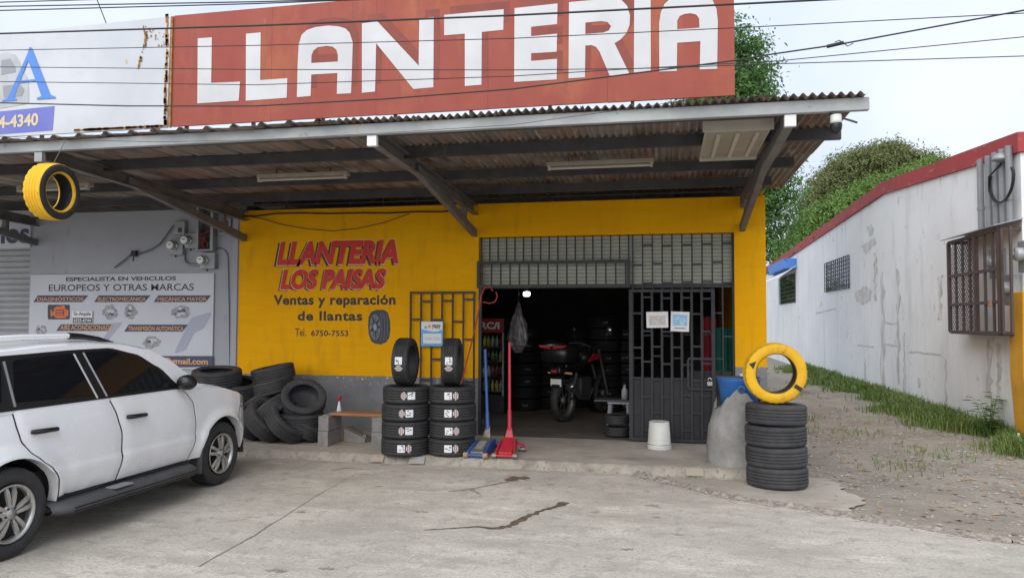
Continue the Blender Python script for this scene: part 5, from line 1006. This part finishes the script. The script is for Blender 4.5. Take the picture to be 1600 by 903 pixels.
# grey plastic stool with clutter by the gate
g = inz(966,668); g.y = 11.35; g.x = PY(968,650,11.35).x; t = thing('plastic_stool', g, 'grey plastic stool with open side just inside the gate', 'stool')
for sx in (-1, 1):
    for sy in (-1, 1): MB().beam((g.x+sx*.17,g.y+sy*.15,PLAT), (g.x+sx*.13,g.y+sy*.11,PLAT+.46), .05, .04).build('leg', mt['greyplastic'], t, .006)
MB().box((g.x,g.y,PLAT+.48), (.34,.30,.035)).build('seat', mt['greyplastic'], t, .012); MB().box((g.x,g.y-.14,PLAT+.17), (.24,.02,.04)).build('stretcher', mt['greyplastic'], t, .004)
tag(MB().box((g.x-.05,g.y,PLAT+.512), (.62,.34,.025)).build('tray', mt['dsteel']), 'dark tray resting on the grey plastic stool', 'tray')
tag(MB().lathe([(.001,0),(.05,0),(.045,.14),(.02,.18),(.018,.22),(.001,.22)], Matrix.Translation((g.x+.08,g.y-.05,PLAT+.526)), 14).build('spray_bottle', mt['greyplastic']), 'pale spray bottle standing on the dark tray', 'bottle')
for k in range(2): tyre(TY_NEW, (g.x-.02, g.y-.25, PLAT+.09+k*.17), (0,0,1), ('lower','upper')[k]+' small wheel tyre at the foot of the plastic stool', 'tyres by the stool', .62, k)
p = PY(1128,555,11.9); tag(MB().grid(lambda a, k: p + Vector((a*.30, .04*math.sin(a*22), -.42+k*.84)), [-.5+i/16 for i in range(17)], [0,.5,1]).build('teal_curtain', mt['teal']), 'teal cloth hanging behind the grille on the right', 'curtain'); p = PY(1108,545,12.1); tag(MB().grid(lambda a, k: p + Vector((a*.22, .04*math.sin(a*22), -.5+k*1.0)), [-.5+i/16 for i in range(17)], [0,.5,1]).build('red_cloth', mt['redcloth']), 'dark red cloth hanging beside the teal cloth behind the grille', 'cloth')
# ================================================================== white building across the alley
XW = 5.2
def Wp(x, y): return PX(x, y, XW)
wb = thing('white_building', (XW+3, 24, 0), 'long white plastered building with red parapet across the alley', 'building')
kink = Wp(1382,284); near = Wp(1600,205); far = Wp(1198,418)
yN = 12.35; zN = near.z + (kink.z-near.z)*(yN-near.y)/(kink.y-near.y); yF = 46.; zF = kink.z + (far.z-kink.z)*(yF-kink.y)/(far.y-kink.y)
bN = .30
MB().poly([(XW,yN,-.05), (XW,yF,-.05), (XW,yF,zF-bN), (XW,kink.y,kink.z-bN), (XW,yN,zN-bN)], (7,0,0)).build('wall', mt['wwall'], wb)
MB().poly([(XW-.05,yN-.05,zN-bN+.001), (XW-.05,kink.y,kink.z-bN+.001), (XW-.05,kink.y,kink.z), (XW-.05,yN-.05,zN)], (.3,0,0)).poly([(XW-.05,kink.y+.001,kink.z-bN+.001), (XW-.05,yF,zF-bN+.001), (XW-.05,yF,zF), (XW-.05,kink.y+.001,kink.z)], (.3,0,0)).build('parapet', mt['pred'], wb)
jy = Wp(1360,300).y
bar('parapet_joint', wb, (XW-.052,jy,Wp(1373,300).z-.05), (.006,.03,.3), mt['dark'])
mt['damp'] = M('old_plaster', (.47,.475,.48), (.60,.61,.62), 3.5, .9, coord='pos', lo=.4, hi=.6, spots=(((.30,.30,.29), 7, .60, .68),))
mt['mould'] = M('mould_streak', (.46,.46,.445), (.68,.69,.70), 5, .9, coord='pos', stretch=(1,1,.35), lo=.42, hi=.60)
def wpatch(pts, name, mat, seed):
    r = random.Random(seed); out = []
    for i in range(len(pts)):
        a = Vector(pts[i]); c = Vector(pts[(i+1) % len(pts)])
        for k in range(5): q = a.lerp(c, k/5); out.append(Wp(q.x + r.uniform(-1.3,1.3), q.y + r.uniform(-1.6,1.6)))
    for q in out: q.x = XW-.004
    MB().fill([out]).build(name, mat, wb)
wpatch([(1336,456),(1352,448),(1362,452),(1361,470),(1348,476),(1338,470)], 'bare_plaster', mt['damp'], 1)
wpatch([(1354,356),(1362,350),(1366,362),(1360,372)], 'bare_plaster', mt['damp'], 2); wpatch([(1346,385),(1366,372),(1370,380),(1352,396)], 'bare_plaster', mt['damp'], 3)
for i, (x, y0, y1, wd) in enumerate([(1380,425,610,7),(1404,420,600,6),(1414,520,620,5),(1352,560,606,3),(1470,430,500,8),(1478,560,640,4),(1548,530,640,12),(1562,535,620,8),(1437,590,605,5),(1368,395,470,5)]):
    r = random.Random(50+i); n = 12; A = [(x+r.uniform(-1.6,1.6)-wd/2, y0+(y1-y0)*k/n) for k in range(n+1)]; B_ = [(p[0]+wd*r.uniform(.25,1), p[1]) for p in A]
    pts = [Wp(*p) for p in A] + [Wp(*p) for p in B_]
    for q in pts: q.x = XW-.006
    MB().add(pts, [(k,k+1,n+1+k+1,n+1+k) for k in range(n)]).build('stain_streak', mt['mould'], wb)
for i, (a, c) in enumerate([((1275,488),(1306,481)),((1340,538),(1366,541)),((1380,502),(1404,505)),((1380,536),(1402,540)),((1420,548),(1470,553))]):
    r = random.Random(80+i); n = 8; A = [(a[0]+(c[0]-a[0])*k/n, a[1]+(c[1]-a[1])*k/n + r.uniform(-1,1)) for k in range(n+1)]; pts = [Wp(*p) for p in A] + [Wp(p[0], p[1]+r.uniform(1.2,2.6)) for p in A]
    for q in pts: q.x = XW-.008
    MB().add(pts, [(k,k+1,n+1+k+1,n+1+k) for k in range(n)]).build('wall_crack', mt['damp'], wb)
def win(a, c, label, n, grid=True):
    p = Wp(*a); q = Wp(*c); y0, y1 = min(p.y,q.y), max(p.y,q.y); z0, z1 = min(p.z,q.z), max(p.z,q.z)
    wn = MB().box2((XW-.012,y0,z0), (XW-.002,y1,z1)).build('window', mt['tint'], wb); wn['label'] = label
    for z in [z0+(z1-z0)*i/n for i in range(n+1)]: bar('louvre', wn, (XW-.02,(y0+y1)/2,z), (.03,y1-y0,.02), mt['dark'], (0,R(20),0))
    for i in range(7): bar('window_bar', wn, (XW-.045,y0+(y1-y0)*i/6,(z0+z1)/2), (.02,.025,z1-z0+.02), mt['black'])
win((1290.3,412),(1328.2,449.5), 'barred louvre window', 8); win((1219,436),(1243.5,472), 'louvre window under a blue awning', 7)
p = Wp(1218,430); q = Wp(1245,419.5); MB().poly([(XW-.01,p.y,p.z+.1), (XW-.01,q.y,p.z+.1), (XW-.75,q.y,p.z-.42), (XW-.75,p.y,p.z-.42)], (0,0,.05)).build('awning', mt['white'], wb); MB().box2((XW-.5,q.y-.0,p.z+.0), (XW-.004,p.y+.0,p.z+.40)).build('awning_cover', M('awning_blue', (.06,.20,.58), rough=.6), wb)
# meter cage
CX = XW-.30; cy1 = PX(1482,380,CX).y; cy0 = 12.4; cz1 = PX(1482,380,CX).z; cz0 = PX(1487,518,CX).z
cg = thing('meter_cage', (XW-.15,(cy0+cy1)/2,cz0), 'rusty barred cage of electric meters on the white wall', 'cage')
for y in (cy0, cy1-1.15, cy1): bar('post', cg, (CX,y,(cz0+cz1)/2), (.05,.07,cz1-cz0), mt['brownbar'])
for z in (cz0, cz1, cz0+(cz1-cz0)*.62, cz0+(cz1-cz0)*.30): bar('rail', cg, (CX+.002,(cy0+cy1)/2,z), (.045,cy1-cy0,.05), mt['brownbar'])
for i in range(1, 9): bar('bar', cg, (CX+.004,cy1-i*.30,(cz0+cz1)/2), (.03,.045,cz1-cz0), mt['brownbar'])
for y in (cy0, cy1): bar('side_frame', cg, (XW-.15,y,cz0), (.29,.05,.05), mt['brownbar']); bar('side_frame', cg, (XW-.15,y+.001,cz1), (.29,.05,.05), mt['brownbar'])
bar('floor_plate', cg, (XW-.15,(cy0+cy1)/2,cz0-.03), (.29,cy1-cy0,.012), mt['brownbar'])
b = MB()
def lat(y0, y1, z0, z1, st):
    n = int((y1-y0+z1-z0)/st)
    for i in range(n):
        for s in (1, -1):
            a = i*st; p0 = (max(0, a-(z1-z0)), min(a, z1-z0)); p1 = (min(a, y1-y0), max(0, a-(y1-y0)))
            A, B = [(y0+k[0] if s == 1 else y1-k[0], z0+k[1]) for k in (p0, p1)]
            if abs(A[0]-B[0]) > .02: b.beam((CX+.03,A[0],A[1]), (CX+.03,B[0],B[1]), .006, .008, (1,0,0))
lat(cy1-1.12, cy1-.03, cz0+.03, cz1-.03, .085); lat(cy0+.03, cy1-1.9, cz0+.03, cz1-.03, .085); b.build('expanded_mesh', mt['meshm'], cg)['kind'] = 'stuff'
MB().poly([(XW-.002,cy0-.1,cz1+.14), (XW-.002,cy1+.1,cz1+.14), (CX-.10,cy1+.1,cz1+.045), (CX-.10,cy0-.1,cz1+.045)], (0,0,.015)).build('rain_cover', mt['pbox'], cg)
bar('lock', cg, (CX-.03, cy1-1.75, cz0+.45), (.03,.08,.10), mt['jroll'])
for k, (yy, zf) in enumerate(((cy1-1.35,.70),(cy1-1.85,.42),(cy1-2.35,.72))):
    z = cz0+(cz1-cz0)*zf; mtr = thing('caged_meter', (XW-.1,yy,z-.2), ('electric meter nearest the mesh panel inside the rusty cage','low electric meter in the middle of the rusty cage','electric meter behind the door mesh of the rusty cage')[k], 'meter', 'electric meters in the cage')
    MB().box((XW-.06,yy,z), (.12,.32,.46)).build('meter_box', mt['pbox'], mtr, .01); MB().lathe([(.001,.10),(.09,.10),(.10,.08),(.10,0)], Matrix.Translation((XW-.12,yy,z+.03)) @ frame_from_axis((-1,0,0)), 20).build('glass_dome', mt['glassy'], mtr)
for k in range(5):
    a = Wp(1543+k*11 + (2 if k else 0), 358-k*3); zt_ = Wp(1545+k*11, 262-k*5).z; tag(MB().tube([(XW-.09,a.y,cz1+.12), (XW-.09,a.y,zt_+.15)], .05, 12).tube([(XW-.09,a.y,cz1+.45), (XW-.09,a.y,cz1+.50)], .058, 12).build('wall_conduit', mt['pvc']), ['farthest','second','third','fourth','nearest'][k]+' grey conduit rising from the meter cage', 'conduit', 'conduits above the meter cage')
a = Wp(1580,250); wl = thing('weatherhead', (XW-.1,a.y,a.z), 'conduit weatherhead with looping black cables above the cage', 'cable')
MB().lathe([(.001,.12),(.07,.10),(.12,.04),(.13,0),(.001,-.02)], Matrix.Translation((XW-.14,a.y,a.z)), 18).build('cap', mt['pbox'], wl)
for k in range(3):
    yc = a.y-.1-.12*k; MB().tube([(XW-.16,a.y+.42*math.cos(t)-.04*k,a.z-.30+.32*math.sin(t)*(1.1 if math.sin(t) < 0 else .7)) for t in (R(150)+R(240)*i/16 for i in range(17))], .011-.002*k, 6).build('cable_loop', mt['cable'], wl)
MB().tube([(XW-.14,a.y,a.z-.05),(XW-.2,a.y+.3,a.z-.2),(XW-.16,a.y+.40,a.z-.42)], .014, 6).build('cable_drop', mt['cable'], wl)
# yellow pillar at the right edge
pb = PZ(1590,694,0); pyv = 12.1; x0 = PY(1580,600,pyv+.45).x; ztop = PY(1590,455,pyv).z
tag(MB().add([(x0+.05,pyv-.0,-.05),(x0+.62,pyv,-.05),(x0+.62,pyv+.45,-.05),(x0+.05,pyv+.45,-.05),(x0-.02,pyv,ztop*.45),(x0+.62,pyv,ztop*.45),(x0+.62,pyv+.45,ztop*.45),(x0-.02,pyv+.45,ztop*.45),(x0-.0,pyv,ztop),(x0+.62,pyv,ztop),(x0+.62,pyv+.45,ztop),(x0-.0,pyv+.45,ztop)], [(0,1,5,4),(1,2,6,5),(2,3,7,6),(3,0,4,7),(4,5,9,8),(5,6,10,9),(6,7,11,10),(7,4,8,11),(8,9,10,11)]).build('yellow_pillar', mt['ypost'], bevel=.02), 'weathered yellow masonry pillar at the right edge', 'pillar')
# ================================================================== vegetation, stones
def leaf_cloud(b, clumps, n, size, seed, flat=.4):
    r = random.Random(seed)
    tot = sum(c[3]*c[4]*c[5] for c in clumps)
    for (cx, cy, cz, rx, ry, rz) in clumps:
        k = int(n*rx*ry*rz/tot); subs = []
        for i in range(max(8, k//55)):
            while True:
                d = Vector((r.gauss(0,1), r.gauss(0,1), r.gauss(0,1)))
                if d.length > .1: break
            d.normalize(); q = r.uniform(.45,1.0)**.5; subs.append((Vector((cx+d.x*rx*q, cy+d.y*ry*q, cz+d.z*rz*q)), d, r.uniform(.5,1.0)))
        for i in range(k):
            c, d, s = r.choice(subs); sp = .16*min(rx,rz)*s + size*1.2
            p = c + Vector((r.gauss(0,sp), r.gauss(0,sp), r.gauss(0,sp*.75)))
            nrm = (d*.5 + Vector((r.gauss(0,.6), r.gauss(0,.6), r.gauss(.5,.5)))).normalized(); t = nrm.cross(Vector((r.gauss(0,1), r.gauss(0,1), r.gauss(-.4,.6)))).normalized(); bt2 = nrm.cross(t); L = size*r.uniform(.7,1.4); W = L*flat
            b.add([p-t*L*.5, p+bt2*W*.5+nrm*W*.12, p+t*L*.5-nrm*L*.12, p-bt2*W*.5+nrm*W*.12], [(0,1,2,3)])
def tree(base, h, clumps, n, size, leaf, label, seed):
    t = thing('tree', base, label, 'tree'); r = random.Random(seed); base = Vector(base); top = base + Vector((0,0,h*.55))
    MB().tube([base, base.lerp(top,.5)+Vector((.1,0,0)), top], [h*.028,h*.022,h*.014], 10).build('trunk', mt['bark'], t)
    b = MB()
    for c in clumps:
        e = Vector(c[:3]); m_ = base.lerp(top, r.uniform(.5,.95)); mid = m_.lerp(e,.5)+Vector((r.uniform(-.2,.2),r.uniform(-.2,.2),.2)); b.tube([m_, mid, e], [h*.011,h*.007,h*.003], 6)
        for i in range(3): b.tube([mid, e+Vector((r.uniform(-.7,.7)*c[3],r.uniform(-.7,.7)*c[4],r.uniform(-.3,.8)*c[5]))], [h*.005,h*.002], 5)
    b.build('limbs', mt['bark'], t)
    b = MB(); leaf_cloud(b, clumps, n, size, seed); b.build('crown', leaf, t, fixn=False)
def cl(px, py, Y, rx, ry, rz): p = PY(px, py, Y); return (p.x, p.y, p.z, rx, ry, rz)
YA = 21.
tree((1.4,YA,-.03), 8.5, [cl(1160,112,YA,.72,.9,.95), cl(1125,85,YA,.8,1.0,.8), cl(1190,122,YA-.3,.32,.5,.42), cl(1130,190,YA,1.2,1.4,1.1), cl(1120,260,YA,1.3,1.5,1.1), cl(1203,285,YA-.2,.66,.8,.85), cl(1196,345,YA-.1,.72,.8,.9), cl(1218,265,YA,.28,.4,.4), cl(1150,390,YA,.8,1.0,.8)], 40000, .13, mt['leafA'], 'tall dark green tree rising behind the yellow shop', 11)
YB2 = 62.
tree((PY(1370,400,YB2).x,YB2,-.03), 17, [cl(1375,255,YB2,2.6,2.5,1.1), cl(1335,268,YB2,2.2,2.5,1.2), cl(1420,262,YB2,2.3,2.5,1.0), cl(1388,243,YB2,1.6,2,.7), cl(1305,292,YB2,1.9,2.2,1.2), cl(1278,325,YB2,1.4,2,1.3), cl(1345,300,YB2,2.6,2.6,1.3), cl(1400,285,YB2,2.6,2.6,1.2), cl(1445,268,YB2,1.2,1.8,.7)], 52000, .26, mt['leafB'], 'broad olive crowned tree far behind the white building', 12)
YC = 50.
tree((PY(1300,400,YC).x,YC,-.03), 9, [cl(1297,338,YC,1.1,1.5,.75), cl(1330,318,YC,1.1,1.5,.6), cl(1372,296,YC,1.2,1.5,.55), cl(1415,281,YC,1.0,1.5,.5), cl(1452,264,YC,.9,1.5,.45), cl(1268,352,YC,.9,1.5,.9), cl(1252,378,YC,.9,1.5,1.0), cl(1232,400,YC,.9,1.5,1.0), cl(1320,332,YC,1.5,1.8,.8)], 30000, .21, mt['leafC'], 'bright green tree rising behind the red parapet', 13)
tree((2.6,52,-.03), 7, [(2.4,52,3.5,2.2,1.5,2.2), (4.2,53,3.0,2.0,1.5,2.2), (.6,52,2.5,2.0,1.5,2.0)], 7000, .35, mt['leafA'], 'dark bushy tree closing the far end of the alley', 14)
# grass strip along the white wall
b = MB(); r = random.Random(21)
def blade(b, p, h, lean, wd):
    a = r.uniform(0,6.28); d = Vector((math.cos(a), math.sin(a), 0)); n = Vector((-d.y, d.x, 0))*wd; m1 = p + d*lean*.35*h + Vector((0,0,h*.6)); e = p + d*lean*h + Vector((0,0,h*(1-.35*lean)))
    b.add([p-n, p+n, m1+n*.8, m1-n*.8, e], [(0,1,2,3),(3,2,4)])
i = 0
while i < 20000:
    y = 11.2 + (r.random()**1.6)*19; wdt = .60 + .28*math.sin(y*.9) + .25*math.sin(y*2.7+1); x = XW-.02-abs(r.gauss(0,.5))*wdt
    den = .5+.5*noise.noise(Vector((x*1.3, y*.8, 0)))
    if r.random() > den+.25: continue
    sc_ = max(.5, 1-.35*(XW-x)); blade(b, Vector((x,y,-.03)), r.uniform(.08,.36)*sc_*(1.1 if y > 13 else .9), r.uniform(.1,.9), .005+.0007*(y-9)); i += 1
for k in range(700):
    cx, cy = r.choice([(2.6,15.0),(3.0,13.2),(2.2,18),(3.6,11.3),(1.9,13.1),(3.2,20),(2.9,10.2)]); blade(b, Vector((cx+r.gauss(0,.22),cy+r.gauss(0,.3),-.03)), r.uniform(.04,.12), r.uniform(.2,.9), .006)
tag(b.build('grass', mt['grass'], fixn=False), 'green grass growing along the foot of the white wall', 'grass', None, 'stuff')
def weed(x, y, h, n, ls, label, seed):
    rr = random.Random(seed); t = thing('weed_plant', (x,y,-.03), label, 'plant', 'leafy weeds along the alley'); bs = MB(); bl = MB()
    for k in range(n):
        a = rr.uniform(0,6.28); tip = Vector((x+math.cos(a)*h*.35*rr.random(), y+math.sin(a)*h*.35*rr.random(), -.03+h*rr.uniform(.6,1))); b0 = Vector((x,y,-.03)); bs.tube([b0, b0.lerp(tip,.5)+Vector((.01,.01,.03)), tip], [.007,.005,.002], 5)
        for j in range(9):
            p = b0.lerp(tip, .3+.7*j/8); aa = rr.uniform(0,6.28); d = Vector((math.cos(aa), math.sin(aa), .25)).normalized(); s_ = d.cross(Vector((0,0,1))).normalized(); L = ls*rr.uniform(.7,1.2)
            bl.add([p, p+d*L*.45+s_*L*.24, p+d*L-Vector((0,0,L*.2)), p+d*L*.45-s_*L*.24], [(0,1,2,3)])
    bs.build('stems', mt['leafA'], t); bl.build('leaves', mt['leafC'], t, fixn=False)
p = PZ(1555,682,0); weed(p.x-.1, p.y-.05, .85, 9, .17, 'tall leafy weed in front of the yellow pillar', 1); p = PZ(1212,592,0); weed(1.9, 19.5, .8, 8, .2, 'leafy weed at the back of the yellow building, seen through the yellow tyre', 2); weed(2.5, 21.2, .6, 7, .2, 'low leafy weed far up the alley beside the shop wall', 3); p = PZ(1265,606,0); weed(p.x-.4, p.y-1, .6, 7, .18, 'leafy weed beside the black tyre stack up the alley', 4); p = PZ(1530,662,0); weed(p.x, p.y, .5, 6, .12, 'short weed in the grass beside the tall weed', 5)
# gravel and dry leaves on the alley
b = MB(); r = random.Random(31)
ico = [(0,0,1),(.89,0,.45),(.28,.85,.45),(-.72,.53,.45),(-.72,-.53,.45),(.28,-.85,.45)]
def stone(x, y, s, z=-.03):
    a = r.uniform(0,6.28); ca, sa = math.cos(a), math.sin(a); k = [r.uniform(.7,1.3) for _ in range(6)]
    b.add([(x+s*k[i]*(p[0]*ca-p[1]*sa), y+s*k[i]*(p[0]*sa+p[1]*ca)*.8, z-s*.15+s*.65*p[2]*k[i]) for i, p in enumerate(ico)], [(0,i,i % 5+1) for i in range(1,6)])
def lot_edge_y(x): return 8.95-(x+.31)*1.01 if x < .63 else 8.0-(x-.63)*.532
n = 0
while n < 5200:
    x = r.uniform(1.0,6.5); y = r.uniform(4.8,17)
    if y < lot_edge_y(x)+.10 or (x > 4.9 and y > 12) or (x < 1.55 and y > 8.9): continue
    if r.random() > .35+.65*max(0, noise.noise(Vector((x*1.5,y*1.5,4)))+.3): continue
    stone(x, y, r.choice((.008,.010,.013,.016,.02,.028))*r.uniform(.7,1.3)); n += 1
for i in range(520):
    t = r.random()*(len(ridge)-1); k = int(t); p = Vector(ridge[k]).lerp(Vector(ridge[k+1]), t-k); stone(p.x+r.gauss(0,.06), p.y+r.gauss(.03,.06), r.uniform(.008,.024), .004)
for i in range(700):
    x = r.uniform(-6,2); stone(x, KY-.03+r.gauss(0,.02)-.01, r.uniform(.004,.011), .0)
for i in range(420):
    x = r.uniform(-4.2,2.4); y = r.uniform(4.2,8.8)
    if y < lot_edge_y(x)-.02: stone(x, y, r.uniform(.002,.007), .001)
tag(b.build('gravel', mt['stone']), 'loose gravel and crumbs over the alley and broken slab edge', 'gravel', None, 'stuff')
b = MB()
for i in range(1500):
    x = r.uniform(1.6,5.1); y = r.uniform(6.6,22)
    if y < lot_edge_y(x)+.05: continue
    s = r.uniform(.015,.05); a = r.uniform(0,6.28); t = Vector((math.cos(a),math.sin(a),r.uniform(-.3,.3)))*s; n_ = Vector((-math.sin(a),math.cos(a),r.uniform(-.3,.3)))*s*.5; p = Vector((x,y,-.015 if x > 1.52 or y < 8.9 else .11)); b.add([p-t, p+n_, p+t, p-n_], [(0,1,2,3)])
tag(b.build('leaf_litter', mt['drylf'], fixn=False), 'dry leaves and scraps scattered over the alley dirt', 'leaf litter', None, 'stuff')
p = PZ(1592,695,0); tag(MB().lathe([(.001,0),(.035,0),(.036,.14),(.014,.19),(.013,.22),(.001,.22)], Matrix.Translation((p.x-.05,p.y-.12,-.03)), 14).build('litter_bottle', mt['clear']), 'clear plastic bottle at the foot of the yellow pillar', 'bottle')
p = PZ(1574,687,0); tag(MB().grid(lambda u, v: Vector((p.x+u*.13, p.y-.1+v*.10, -.02+.05*abs(noise.noise(Vector((u*3,v*3,1)))))), [-1+i/4 for i in range(9)], [-1+i/4 for i in range(9)], False).build('litter_bag', M('blue_bag', (.30,.40,.58), rough=.3)), 'crumpled pale blue plastic bag near the yellow pillar', 'litter')
